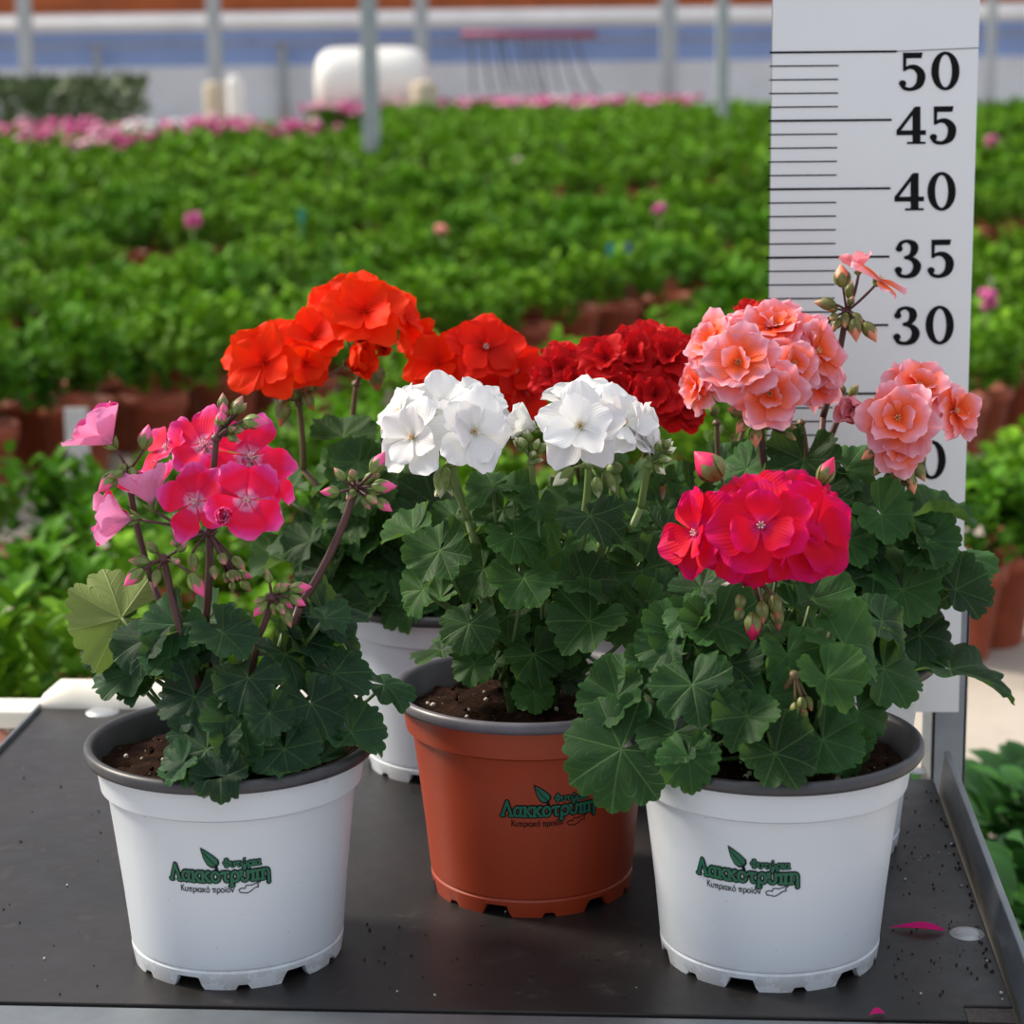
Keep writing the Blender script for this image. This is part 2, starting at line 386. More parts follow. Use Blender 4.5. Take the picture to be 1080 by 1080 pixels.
small_thing(226, 96, 24, 22, 20, 'tan_bucket', simple('tan_bucket_plastic', (.50, .43, .33), .8), 'small tan bucket at the foot of the pale post left of the tank', 'bucket')

# hose rack with hanging hoses
Y = 25.0; p0 = pt(487, 36, Y); p1 = pt(628, 36, Y)
t = thing('hose_rack', ((p0.x+p1.x)/2, Y, p0.z), 'dull red bar on far wall with dark hoses hanging below', 'rack')
org = t.location.copy()
b = MB(); b.tube([p0, p1], .035, 12); b.tube([p0, (p0.x, 27.1, p0.z)], .02, 8); b.tube([p1, (p1.x, 27.1, p1.z)], .02, 8)
b.build('bar', simple('dull_red_bar', (.34, .06, .11), .6), t, org)
HOSE = simple('dark_hose', (.06, .06, .09), .6)
for i, (xa, xb) in enumerate(((497, 500), (510, 519), (524, 535), (530, 548), (546, 560), (556, 572), (568, 577), (580, 592), (592, 610), (606, 632))):
    b = MB(); a = pt(xa, 38, Y); c = pt(xb, 97, Y-.15); b.curve(a, c, (0, -.1, -.2), .014, .014, 6)
    b.build('hose', HOSE, t, org)
# low hedge at far left
rg = R(4); b = MB()
for i in range(900):
    p = pt(rg.uniform(-20, 152), 118, rg.uniform(19.5, 20.6)); p.z = -.40 + .62*math.sqrt(rg.random())
    d = Vector((rg.uniform(-1, 1), rg.uniform(-1, .3), rg.uniform(.1, 1))).normalized(); s = d.orthogonal().normalized()*.035
    q = [b.vert(p, tone=rg.random()), b.vert(p+d*.06+s, tone=rg.random()), b.vert(p+d*.12), b.vert(p+d*.06-s)]; b.face(q)
m = NT('olive_hedge_leaf'); at = m.n('Attribute', attribute_name='tone'); m.col(m.ramp(at.outputs['Fac'], [(0, (.03, .07, .02)), (1, (.10, .15, .05))])); m.set(Roughness=.6)
tag(b.build('olive_hedge', m.m, origin=(0, 0, 0)), 'low dark olive hedge at the far left before the wall', 'hedge')

# ------------------------------------------------------------------ rows of young plants on the ground
def bg_leaf(b, p, d, L, W, tone, up):
    s = d.cross(up)
    if s.length < 1e-3: s = d.orthogonal()
    s.normalize(); nrm = s.cross(d)
    q = [p, p+d*L*.35+s*W*.85+nrm*W*.2, p+d*L*.75+s*W*.7+nrm*W*.12, p+d*L-nrm*W*.25, p+d*L*.75-s*W*.7+nrm*W*.12, p+d*L*.35-s*W*.85+nrm*W*.2]
    i = [b.vert(x, tone=tone) for x in q]; b.face((i[0], i[1], i[2], i[3])); b.face((i[0], i[3], i[4], i[5]))
def bg_foliage(b, rg, org, n, L, rad=.15, h=.19, z0=.10):
    shoots = []
    for k in range(max(6, n//9)):
        a = rg.uniform(0, 6.283); r = rad*math.sqrt(rg.random())*.92
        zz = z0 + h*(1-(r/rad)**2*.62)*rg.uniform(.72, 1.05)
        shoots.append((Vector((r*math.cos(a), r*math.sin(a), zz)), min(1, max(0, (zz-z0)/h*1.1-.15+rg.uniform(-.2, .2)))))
    per = max(4, n//len(shoots))
    for sp, tn in shoots:
        out = Vector((sp.x, sp.y, 0))*2.2 + Vector((0, 0, .35)); out.normalize()
        for j in range(per):
            a = rg.uniform(0, 6.283); e = rg.uniform(.1, 1.0)
            d = (Vector((math.cos(a), math.sin(a), 0))*math.cos(e)+Vector((0, 0, 1))*math.sin(e)*.8 + out*.35).normalized()
            p = org + sp - Vector((0, 0, 1))*rg.uniform(0, .07) 
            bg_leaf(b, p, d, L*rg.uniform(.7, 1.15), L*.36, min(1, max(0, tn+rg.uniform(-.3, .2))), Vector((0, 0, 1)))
POT_PROF = [(.050, 0), (.052, .004), (.070, .125), (.077, .125), (.079, .155), (.073, .155), (.069, .135), (.001, .133)]
variants = []
for i in range(6):
    rg = R(100+i); b = MB(); bg_foliage(b, rg, Vector((0, 0, 0)), 430, .036, .155, .17, .15)
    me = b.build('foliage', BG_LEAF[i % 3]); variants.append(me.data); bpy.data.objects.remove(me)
b = MB(); b.lathe(POT_PROF, 20); pm = b.build('pot', TERRA); pot_mesh = pm.data; bpy.data.objects.remove(pm)

D_ = Vector((.53, .848)); N_ = Vector((.848, -.53))
beds = [(-1.74, -2.5), (-3.3, -4.9), (-5.42, -7.2), (-7.75, -9.8), (-10.25, -12.4), (-12.8, -15.2), (-15.5, -26)]
pos = []; rg = R(7)
for bi, (n0, n1) in enumerate(beds):
    n = n0; row = 0
    while n >= n1:
        s = -10 + (row % 2)*.13
        while s < 30:
            q = D_*s + N_*n; x = q.x+rg.uniform(-.025, .025); y = q.y+rg.uniform(-.025, .025); s += .27
            if y < 2.12 or y > 22.2 or abs(x) > .242*y+1.1: continue
            if x > .30 and y < 3.7: continue
            if rg.random() < .06: continue
            if y > 17.5 and x < -.055*y: continue
            pos.append((y, x, bi))
        n -= .238; row += 1
EDGE = [(1043, 684), (1092, 650), (1006, 700)]
pos.sort()
inside = [q for q in pos if abs(q[1]) < .242*q[0]+.22]
near = inside[:297]; taken = set(near); rest = [q for q in pos if q not in taken]
LBL = ['bushy young green plant in terracotta pot in the nearest bed behind the shelf',
       'bushy young green plant in terracotta pot in the second bed, beyond the first gap',
       'bushy young green plant in terracotta pot in the third bed back, blurred',
       'bushy young green plant in terracotta pot in the fourth bed back, blurred']
for i, (y, x, bi) in enumerate(near):
    bi = min(bi, 3)
    t = thing('young_plant', (x, y, -.40), LBL[bi], 'plant', ['potted plants in the nearest bed', 'potted plants in the second bed', 'potted plants in the third bed', 'potted plants in the fourth bed'][bi])
    t.rotation_euler.z = rg.uniform(0, 6.283); sc = rg.uniform(.86, 1.1); t.scale = (sc, sc, sc*rg.uniform(.86, 1.16))
    for nm, me in (('foliage', variants[i % 6]), ('pot', pot_mesh)):
        c = bpy.data.objects.new(nm, me); C.objects.link(c); c.parent = t
EL = ['young green plant in terracotta pot on the pale path, just right of the measuring board', 'young green plant in terracotta pot cut by the right edge of the picture', 'young green plant in terracotta pot behind the foot of the measuring board']
for k, (px, py) in enumerate(EDGE):
    p = on_plane(px, py-8, -.40); t = thing('young_plant', (p.x, p.y, -.40), EL[k], 'plant')
    for nm, me in (('foliage', variants[k]), ('pot', pot_mesh)):
        c = bpy.data.objects.new(nm, me); C.objects.link(c); c.parent = t
b = MB()
for (y, x, bi) in rest:
    bg_foliage(b, rg, Vector((x, y, -.40+rg.uniform(-.05, .04))), 80 if y < 12 else 44, .062 if y < 12 else .085, .16, .17, .15)
    if y < 15: b.lathe(POT_PROF[1:6], 10, 1, (x, y, -.40))
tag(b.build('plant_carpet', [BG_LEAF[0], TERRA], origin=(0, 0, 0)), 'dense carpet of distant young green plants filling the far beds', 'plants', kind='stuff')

# pink flowering band at far end
def blossom_mat(name, c): return simple(name, c, .6, var=.25, scale=60)
PKS = [blossom_mat('far_pink', (.55, .07, .26)), blossom_mat('far_magenta', (.42, .02, .16)), blossom_mat('far_pale_pink', (.78, .42, .52)), blossom_mat('far_white', (.8, .8, .8))]
fl_mesh = []
for i, w_ in enumerate(((0, 1), (1, 0), (2, 0), (1, 1), (3, 3))):
    rg = R(50+i); b = MB(); bg_foliage(b, rg, Vector((0, 0, 0)), 40, .10, .2, .16, .12)
    for k in range(15):
        a = rg.uniform(0, 6.283); r = .22*math.sqrt(rg.random()); c = Vector((r*math.cos(a), r*math.sin(a), rg.uniform(.25, .37)))
        b.tube([(c.x*.3, c.y*.3, .02), c], .006, 5); b.egg(c, (0, 0, 1), 1*.055, .038, 7, 5, 1+(rg.random() < .3))
    o = b.build('flowering_plant', [BG_LEAF[2], PKS[w_[0]], PKS[w_[1]]]); fl_mesh.append(o.data); bpy.data.objects.remove(o)
rg = R(11); cnt = 0
for px in range(340, 720, 13):
    for Y in (22.6, 23.2):
        p = pt(px+rg.uniform(-4, 4), 100, Y+rg.uniform(-.15, .15))
        o = bpy.data.objects.new('flowering_plant', fl_mesh[cnt*7 % 4]); C.objects.link(o); o.location = (p.x, p.y, -.40); o.rotation_euler.z = rg.uniform(0, 6)
        tag(o, 'pink flowering plant in the distant pink row before the white tank and hoses', 'flower', 'pink flowers in the far row'); cnt += 1
for px, py in [(x, 128+rg.uniform(-6, 5)) for x in range(20, 345, 13)] + [(x, 138+rg.uniform(-3, 5)) for x in range(24, 140, 13)]:
    Y = .62/math.tan(PITCH+math.atan((py-540)/F)) if py < 540 else 3
    Y = min(22, max(14.2, (CAMH+.40-.36)/max(.02, -(pt(px, py, 1).z-CAMH))))
    p = pt(px, py, Y); k = cnt*5 % 4 if abs(px-160) > 14 else 4
    o = bpy.data.objects.new('flowering_plant', fl_mesh[k]); C.objects.link(o); o.location = (p.x, p.y, -.40); o.rotation_euler.z = rg.uniform(0, 6)
    if k == 4: tag(o, 'white flowering plant amid the distant magenta flowers at upper left', 'flower', 'white flowers in the far row')
    else: tag(o, 'magenta flowering plant in the distant rows at upper left before the olive hedge', 'flower', 'magenta flowers at the far left')
    cnt += 1
# stray blooms and plant tags between the rows
def bloom(px, py, rpx, mat, label, zt=-.07):
    t_ = (zt-CAMH)/((pt(px, py, 1).z-CAMH)); p = pt(px, py, t_); r = rpx/F*depth(p)
    t = thing('stray_bloom', (p.x, p.y, -.40), label, 'flower'); rg = R(px)
    b = MB(); b.tube([(p.x, p.y, -.38), (p.x, p.y, p.z)], .004, 6); b.build('stalk', STEM_GREEN, t, t.location)
    b = MB()
    for k in range(14):
        d = Vector((rg.uniform(-1, 1), rg.uniform(-1, 1), rg.uniform(-.5, 1))).normalized()
        b.egg(p+d*r*.6, d, r*.9, r*.42, 8, 5)
    b.build('flower_head', mat, t, t.location)
bloom(203, 232, 11, PKS[0], 'lone pink bloom in the green rows at upper left, above the orange geranium')
bloom(696, 222, 9, PKS[0], 'lone pink bloom in the green rows just left of the measuring board')
bloom(466, 243, 8, blossom_mat('far_coral', (.75, .25, .2)), 'small coral bloom in the green rows above the scarlet geranium')
bloom(1041, 316, 13, PKS[0], 'pink bloom just right of the measuring board near its 30 mark')
bloom(1048, 150, 9, PKS[0], 'small pink bloom right of the board near its 45 mark')
def ptag(px, py, hpx, c, label, zt=-.098):
    t_ = (zt-CAMH)/((pt(px, py, 1).z-CAMH)); p = pt(px, py, t_); h = hpx/F*depth(p)
    b = MB(); b.prism([(-h*.25, -h*.5), (h*.25, -h*.5), (h*.25, h*.35), (h*.12, h*.5), (-h*.12, h*.5), (-h*.25, h*.35)], -.001, .001, fn=lambda q: Vector((p.x+q.x, p.y+q.z, p.z+q.y)))
    b.prism([(-h*.05, -.32-p.z), (h*.05, -.32-p.z), (h*.05, -h*.5), (-h*.05, -h*.5)], -.001, .001, fn=lambda q: Vector((p.x+q.x, p.y+q.z, p.z+q.y)))
    tag(b.build('plant_tag', simple('tag_plastic_'+str(px), c, .4), origin=Vector((p.x, p.y, -.36)), smooth=False), label, 'plant tag', 'plant tags')
ptag(644, 264, 15, (.03, .30, .38), 'teal plant tag stuck in the green rows, left of a dark blue tag')
ptag(663, 262, 14, (.05, .08, .30), 'dark blue plant tag stuck in the green rows, beside a teal tag')
ptag(318, 227, 13, (.02, .28, .22), 'small green plant tag in the rows above the orange flowers')
p = pt(82, 468, 4.25)
b = MB(); b.box((p.x, p.y, p.z), (.022, .004, .07)); b.box((p.x, p.y+.008, (p.z-.40)/2), (.008, .006, (p.z+.40)/2))
tag(b.build('row_marker', simple('pale_marker', (.5, .52, .54), .6), origin=(p.x, p.y, -.40), smooth=False), 'small pale grey marker card in the gap behind the pink flowers', 'marker')

# leafy plants beside the shelf, lower right
rg = R(21)
m = NT('lance_leaf_green'); at = m.n('Attribute', attribute_name='tone'); cc_ = m.ramp(at.outputs['Fac'], [(0, (.012, .05, .010)), (1, (.05, .17, .03))])
m.col(cc_); m.set(Roughness=.5, Specular_IOR_Level=.2); m.translucent(cc_, .15); LEAFY = m.m
def leafy(x, y, label, n=280, h=.10):
    t = thing('leafy_plant', (x, y, -.40), label, 'plant', 'leafy plants beside the shelf')
    b = MB()
    for k in range(9):
        a = k*.7; b.curve((x+.02*math.cos(a), y+.02*math.sin(a), -.40), (x+.10*math.cos(a), y+.10*math.sin(a), -.40+h), (0, 0, .02), .004, .003, 6)
    b.build('stems', PETIOLE, t, t.location)
    b = MB()
    for k in range(n):
        a = rg.uniform(0, 6.283); e = rg.uniform(.05, 1.25); L = rg.uniform(.055, .09); W = L*.22
        ra = .15*math.sqrt(rg.random()); p0 = Vector((x+ra*math.cos(a), y+ra*math.sin(a), -.40+.02+h*rg.random()*(1.15-ra*3))); d = Vector((math.cos(a)*math.cos(e), math.sin(a)*math.cos(e), math.sin(e)))
        s = d.cross(Vector((0, 0, 1))).normalized(); up = s.cross(d); rows = []; tn = rg.random()
        for i in range(8):
            u = i/7; wdt = W*math.sin(math.pi*min(1, (u*.94+.06)))**.8
            c = p0+d*(L*u+.02)+Vector((0, 0, -1))*L*.35*u*u
            rows.append([b.vert(c-s*wdt+up*wdt*.35, (0, u), tn), b.vert(c, (.5, u), tn*.7), b.vert(c+s*wdt+up*wdt*.35, (1, u), tn)])
        b.grid(rows)
    b.build('foliage', LEAFY, t, t.location)
leafy(.53, 1.98, 'leafy dark green plant beside the right edge of the shelf, front one')
leafy(.585, 2.24, 'leafy dark green plant beside the right edge of the shelf, behind the front one')
leafy(.50, 1.70, 'low leafy green plant in the bottom right corner below the shelf lip')
leafy(.78, 2.08, 'leafy green plant cut by the right edge of the picture')
leafy(.63, 2.36, 'leafy green plant at the end of the pale path near the shelf', 200, .07)

# ------------------------------------------------------------------ trolley shelf
FR_ = on_plane(1074, 1077, 0); RB_ = on_plane(966, 768, 0); BL_ = on_plane(45, 747, 0)
ex = (on_plane(1063, 1060, 0)-on_plane(0, 1066, 0)).normalized()
ey = Vector((RB_.x-FR_.x, RB_.y-FR_.y, 0)).normalized(); ex = Vector((ey.y, -ey.x, 0))
SO = FR_.copy()                                  # front right inner corner of the board
SD = (BL_-SO).dot(ey); SW = -(BL_-SO).dot(ex)
def sp_(x, y, z): return SO + ex*x + ey*y + Vector((0, 0, z))
shelf = thing('trolley_shelf', sp_(-SW/2, SD/2, 0), 'dark brown plywood trolley shelf with galvanised steel edges carrying the pots', 'shelf')
so = shelf.location
fs = lambda q: sp_(q.x, q.y, q.z)
b = MB(); b.prism([(-SW, 0), (-.028, 0), (-.028, .020), (0, .020), (0, SD-.155), (-.016, SD-.155), (-.016, SD-.06), (-.004, SD-.06), (-.004, SD), (-SW, SD)], -.014, 0, fn=fs); b.build('board', [BOARD], shelf, so, smooth=False, bevel=.0008)
b = MB(); b.prism([(-.0275, .0008), (-.0005, .0008), (-.0005, .0195), (-.0275, .0195)], -.0155, -.0045, fn=fs)
for k in range(4): b.prism([(-.0275, .0008), (-.0005, .0008), (-.0005, .0192), (-.0275, .0192)], -.0042+k*.0008, -.0038+k*.0008, fn=fs)
b.build('plywood_edge', PLY_EDGE, shelf, so, smooth=False)
# right lip: thin upright steel with a rounded front corner
b = MB(); L_ = SD-.155
prof = [(-.012, .0), (-.012, .009), (-.004, .018), (.012, .0215), (L_, .0215), (L_, -.030), (-.004, -.030), (-.012, -.02)]
def lipf(q): return sp_(.0015+q.z+max(0, q.y)*.28, q.x, q.y)
b.prism(prof, 0, .0025, fn=lipf); b.prism([(.03, .020), (L_, .020), (L_, .0222), (.03, .0222)], -.0006, .0040, fn=lipf)
b.build('side_lip', GALV, shelf, so, smooth=False, bevel=.0006)
b = MB()
b.prism([(-SW-.004, -.030), (-.018, -.030), (-.010, -.026), (-.007, -.016), (-.010, -.006), (-.018, -.0025), (-SW-.004, -.0025)], -.028, -.001, fn=fs)
b.build('front_lip', GALV, shelf, so, smooth=False, bevel=.001)
b = MB()
pr = [(0, -.012), (0, .001), (.0015, .005), (.005, .0105), (.010, .0155), (.016, .0182), (.022, .0188), (.026, .017), (.026, -.012)]
nX = 40; rows = []
for i in range(nX+1):
    x = lerp(-SW-.004, -.15, i/nX); e = min(1, (i+.0)/nX*(SW-.15)/.010, (nX-i)/nX*(SW-.15)/.010)
    k_ = .35+.65*math.sqrt(max(0, 1-(1-e)**2)); rows.append([b.vert(sp_(x, SD+.001+y, z*k_ if z > 0 else z)) for y, z in pr])
b.grid(rows, 0, True); b.face(rows[0]); b.face(rows[-1][::-1])
b.build('back_lip', CREAM, shelf, so, sharp=50)
b = MB(); b.prism([(0, -.03), (SD, -.03), (SD, .004), (0, .004)], -SW-.003, -SW-.001, fn=lambda q: sp_(q.z, q.x, q.y)); b.build('side_lip', GALV, shelf, so, smooth=False); b = MB()
b.prism([(-SW-.045, SD-.02), (-SW-.002, SD-.02), (-SW-.002, SD+.02), (-SW-.045, SD+.02)], -.012, .003, fn=fs)
b.build('corner_bracket', CREAM, shelf, so, smooth=False, bevel=.002)
def rivet(px, py, r=.0085):
    p = on_plane(px, py, 0); b = MB()
    b.lathe([(r*1.25, 0), (r*1.2, .0006), (r, .0007), (r*.97, .0011), (r*.75, .0015), (r*.4, .0018), (.0002, .0018)], 28, 0, (p.x, p.y, 0)); b.build('rivet', RIVET, shelf, so)
rivet(1020, 985); rivet(108, 751, .011); rivet(966, 813, .006)

# fallen petals
def fallen(px, py, lpx, ang, label, w=.15):
    p = on_plane(px, py, .0004); L = lpx/F*depth(p); b = MB(); rows = []
    d = Vector((math.cos(ang), math.sin(ang), 0)); s = Vector((-d.y, d.x, 0))
    for i in range(11):
        u = i/10; wd = L*w*(math.sin(math.pi*u**1.5)**.8 if 0 < u < 1 else .03)
        rows.append([b.vert(p+d*L*(u-.5)+s*wd*k+Vector((0, 0, .0006+.35*wd*k*k+.0012*math.sin(3.1*u))), (k*.5+.5, u), .6) for k in (-1, -.5, 0, .5, 1)])
    b.grid(rows); tag(b.build('fallen_petal', PET['hot'], origin=(p.x, p.y, 0)), label, 'petal', None)
fallen(967, 981, 60, -.18, 'curled crimson petal fallen on the shelf beside the round rivet')
fallen(925, 1071, 18, .2, 'tiny crimson petal fallen at the very front edge of the shelf', .4)
# soil crumbs
rg = R(33); b = MB()
for k in range(230):
    z = rg.random()
    if z < .45: px, py = rg.uniform(935, 1040), rg.uniform(830, 1060)
    elif z < .7: px, py = rg.uniform(380, 690), rg.uniform(960, 1060)
    elif z < .8: px, py = rg.uniform(0, 110), rg.uniform(800, 1050)
    else:
        q = sp_(-rg.uniform(.002, .008), rg.uniform(.02, .40), 0); px = None
    p = on_plane(px, py, 0) if px else q
    if (p-SO).dot(ex) > -.002 or (p-SO).dot(ey) < .001: continue
    if (p-SO).dot(ex) > -.03 and (p-SO).dot(ey) < .023: continue
    r = rg.uniform(.00025, .0009)*(1.3 if px is None else 1); b.egg(p+Vector((0, 0, r*.7)), Vector((rg.uniform(-1, 1), rg.uniform(-1, 1), .3)), r*2.4, r, 6, 4, 1 if rg.random() < .12 else 0)
tag(b.build('soil_crumbs', [simple('crumb_brown', (.03, .017, .010), .9), simple('crumb_pale', (.5, .48, .43), .8)], origin=(0, 0, 0)), 'dark soil crumbs scattered over the brown shelf', 'soil', kind='stuff')

# ------------------------------------------------------------------ measuring board on its steel post
YR = 1.60
ps = 1/F*depth(pt(920, 300, YR))                 # metres per pixel on the board
boardT = thing('height_ruler', pt(918, 752, YR), 'tall white measuring board with black numbers up to 50 on steel post', 'ruler')
ro = boardT.location
rax = Vector((math.cos(.018), 0, -math.sin(.018)))  # the board leans a touch
raz = Vector((math.sin(.018), 0, math.cos(.018)))
# pixel -> board plane (real plane at YR)
def rp(px, py, off=0):
    p = pt(px, py, YR); p.y = YR-off; return p
b = MB()
corner = [pt(816, -60, YR), pt(1035.5, -60, YR), pt(1011, 751, YR), pt(806, 751, YR)]
fr_ = [b.vert(c) for c in corner]; bk = [b.vert(c+Vector((0, .006, 0))) for c in corner]
b.face(fr_[::-1], 0); b.face(bk, 1)
for i in range(4): b.face((fr_[i], fr_[(i+1) % 4], bk[(i+1) % 4], bk[i]), 1)
b.build('plate', [PLATE, PLATE_EDGE], boardT, ro, smooth=False)
b = MB()
xl = lambda y: 815.5-(y/540)*9
for cm in range(50, 5, -1):
    y = 55.5 + (50-cm)*14.42
    major = cm % 5 == 0
    x0 = xl(y)-3 if y < 500 else 806
    x1 = x0 + (130 if major else 73) + (4 if cm == 50 else 0); hw = 1.15 if major else .7
    sl = -.009
    q = [rp(x0, y-hw, .0005), rp(x0, y+hw, .0005), rp(x1, y+hw+(x1-x0)*sl, .0005), rp(x1, y-hw+(x1-x0)*sl, .0005)]
    b.face([b.vert(z) for z in q])
    if cm == 50:
        q = [rp(x1, y-1.6, .0005), rp(x1, y-1.0, .0005), rp(1032.5, y-4.6, .0005), rp(1032.5, y-5.3, .0005)]; b.face([b.vert(z) for z in q])
b.build('tick_marks', INK, boardT, ro, smooth=False)
def stroke(pts):
    """variable-width stroke as quads; points (x, y, half width), smoothed"""
    out = []
    P = [pts[0]]+pts+[pts[-1]]
    for i in range(1, len(P)-2):
        for k in range(6):
            t = k/6; v = []
            for c in range(3):
                a, b_, c_, d = P[i-1][c], P[i][c], P[i+1][c], P[i+2][c]
                v.append(.5*(2*b_+(c_-a)*t+(2*a-5*b_+4*c_-d)*t*t+(3*b_-a-3*c_+d)*t**3))
            out.append(v)
    out.append(list(pts[-1])); L = []; Rr = []
    for i, (x, y, h) in enumerate(out):
        x0, y0, _ = out[max(0, i-1)]; x1, y1, _ = out[min(len(out)-1, i+1)]
        dx, dy = x1-x0, y1-y0; l = math.hypot(dx, dy) or 1
        L.append((x-dy/l*h, y+dx/l*h)); Rr.append((x+dy/l*h, y-dx/l*h))
    return [[L[i], Rr[i], Rr[i+1], L[i+1]] for i in range(len(L)-1)]
def disc(x, y, r, n=16): return [[(x+r*math.cos(2*math.pi*k/n), y+r*math.sin(2*math.pi*k/n)) for k in range(n)]]
def ringg(cx, cy, rx, ry, ix, iy, n=40):
    f = lambda a, p, q: (cx+p*math.cos(a), cy+q*math.sin(a))
    return [[f(2*math.pi*k/n, rx, ry), f(2*math.pi*(k+1)/n, rx, ry), f(2*math.pi*(k+1)/n, ix, iy), f(2*math.pi*k/n, ix, iy)] for k in range(n)]
DISC = lambda *a: [('d', p) for p in disc(*a)]
DIG = {
 '0': ringg(.36, .5, .335, .52, .155, .435),
 '1': [[(.27, .05), (.46, .05), (.46, 1), (.38, 1), (.27, .9)], [(.1, 0), (.63, 0), (.63, .06), (.1, .06)], [(.08, .80), (.30, .86), (.40, 1), (.30, .98), (.08, .87)]],
 '2': stroke([(.15, .72, .075), (.2, .9, .06), (.35, .965, .05), (.5, .87, .085), (.53, .7, .09), (.45, .5, .075), (.25, .28, .06), (.10, .12, .05)])+[[(.05, 0), (.62, 0), (.66, .26), (.60, .26), (.55, .15), (.05, .15)]]+DISC(.15, .73, .085),
 '3': stroke([(.13, .76, .06), (.18, .91, .05), (.33, .97, .045), (.48, .88, .085), (.50, .73, .09), (.42, .58, .06), (.26, .53, .035)])+stroke([(.26, .53, .035), (.44, .49, .06), (.55, .37, .09), (.56, .24, .095), (.48, .09, .08), (.32, .025, .05), (.16, .06, .05), (.10, .2, .06)])+DISC(.14, .77, .085)+DISC(.12, .2, .09),
 '4': [[(.40, .05), (.59, .05), (.59, 1.0), (.46, 1.0), (.40, .93)], [(.27, 0), (.71, 0), (.71, .06), (.27, .06)], [(.02, .24), (.72, .24), (.72, .37), (.02, .37)], [(.02, .37), (.13, .37), (.46, .86), (.46, 1.0)]],
 '5': [[(.13, .85), (.57, .85), (.60, 1.0), (.13, 1.0)], [(.13, .50), (.20, .53), (.215, .86), (.13, .86)]]+stroke([(.15, .53, .035), (.27, .61, .05), (.42, .60, .075), (.54, .47, .095), (.56, .31, .1), (.50, .13, .085), (.34, .025, .05), (.17, .05, .05), (.10, .17, .06)])+DISC(.12, .18, .088),
}
for num, cx, cy in ((50, 983, 75), (45, 981, 132), (40, 979, 202), (35, 978.5, 272.5), (30, 977, 343), (25, 973, 414), (20, 968.5, 485), (15, 964, 556), (10, 960, 627)):
    b = MB(); hpx = 39.5; wpx = 31.5*1.07; sl = -.012
    for i, ch in enumerate(str(num)):
        for qi, poly in enumerate(DIG[ch]):
            if poly[0] == 'd': poly = poly[1]
            ar = sum(poly[k][0]*poly[(k+1) % len(poly)][1]-poly[(k+1) % len(poly)][0]*poly[k][1] for k in range(len(poly)))
            if ar < 0: poly = poly[::-1]
            ids = []
            for (x, y) in poly:
                dx = (i-1)*32.5 + x*wpx*1.32 - (2 if i else 4); dy = (.5-y)*hpx
                ids.append(b.vert(rp(cx+dx, cy+dy+dx*sl, .0004+qi*.000004)))
            b.face(ids)
    b.build('numeral', INK, boardT, ro, smooth=False)
# post
pc = pt(995, 790, YR+.035)
b = MB(); wps = 18/F*depth(pc)
for (x0, x1, y0, y1) in ((-wps, wps, -.020, -.017), (-wps, -wps+.003, -.020, .02), (wps-.003, wps, -.020, .02)):
    b.prism([(pc.x+x0, pc.y+y0), (pc.x+x1, pc.y+y0), (pc.x+x1, pc.y+y1), (pc.x+x0, pc.y+y1)], -.40, .16)
b.build('steel_post', GALV_L, boardT, ro, smooth=False, bevel=.0008)

# ------------------------------------------------------------------ pots
def arc(cx, cy, rx, ry, a0, a1, n=10): return [(cx+rx*math.cos(math.radians(lerp(a0, a1, i/n))), cy+ry*math.sin(math.radians(lerp(a0, a1, i/n)))) for i in range(n+1)]
GLYPH = {   # width, pen strokes (x-height .62, capital height 1)
 'Λ': (.78, [[(.06, .0), (.38, 1.0), (.72, 0)]]),
 'α': (.60, [arc(.27, .31, .24, .31, 60, 330), [(.52, .62), (.46, .2), (.50, .03), (.60, .02)]]),
 'κ': (.56, [[(.08, 0), (.08, .62)], [(.10, .28), (.46, .62)], [(.22, .36), (.52, 0)]]),
 'ο': (.56, [arc(.28, .31, .26, .31, 0, 360, 16)]),
 'ό': (.56, [arc(.28, .31, .26, .31, 0, 360, 16), [(.27, .78), (.34, .95)]]),
 'τ': (.52, [[(.02, .52), (.08, .60), (.50, .60)], [(.26, .60), (.26, .12), (.32, .02), (.42, .04)]]),
 'ρ': (.56, [[(.06, -.28), (.06, .30)]+arc(.30, .31, .24, .31, 180, -180, 16)]),
 'υ': (.56, [[(.06, .62), (.06, .25)]+arc(.28, .25, .22, .25, 180, 360, 8)+[(.50, .62)]]),
 'ύ': (.56, [[(.06, .62), (.06, .25)]+arc(.28, .25, .22, .25, 180, 360, 8)+[(.50, .62)], [(.27, .78), (.34, .95)]]),
 'π': (.64, [[(.0, .54), (.08, .60), (.64, .60)], [(.17, .60), (.17, 0)], [(.47, .60), (.47, .0)]]),
 'η': (.56, [[(.08, 0), (.08, .62)], [(.08, .42)]+arc(.30, .42, .20, .20, 150, 0, 6)+[(.50, -.28)]]),
 'Φ': (.72, [[(.36, 0), (.36, 1)], arc(.36, .5, .34, .27, 0, 360, 18)]),
 'ώ': (.74, [arc(.22, .28, .19, .28, 120, 360, 9), arc(.53, .28, .19, .28, 180, 420, 9), [(.37, .78), (.44, .95)]]),
 'ι': (.14, [[(.07, .62), (.07, .02)]]),
 'ϊ': (.22, [[(.11, .62), (.11, .02)], [(.02, .82), (.03, .82)], [(.20, .82), (.21, .82)]]),
 'Κ': (.62, [[(.08, 0), (.08, 1)], [(.10, .42), (.55, 1)], [(.25, .58), (.60, 0)]]),
 'ν': (.52, [[(.03, .62), (.26, 0), (.49, .62)]]),
}
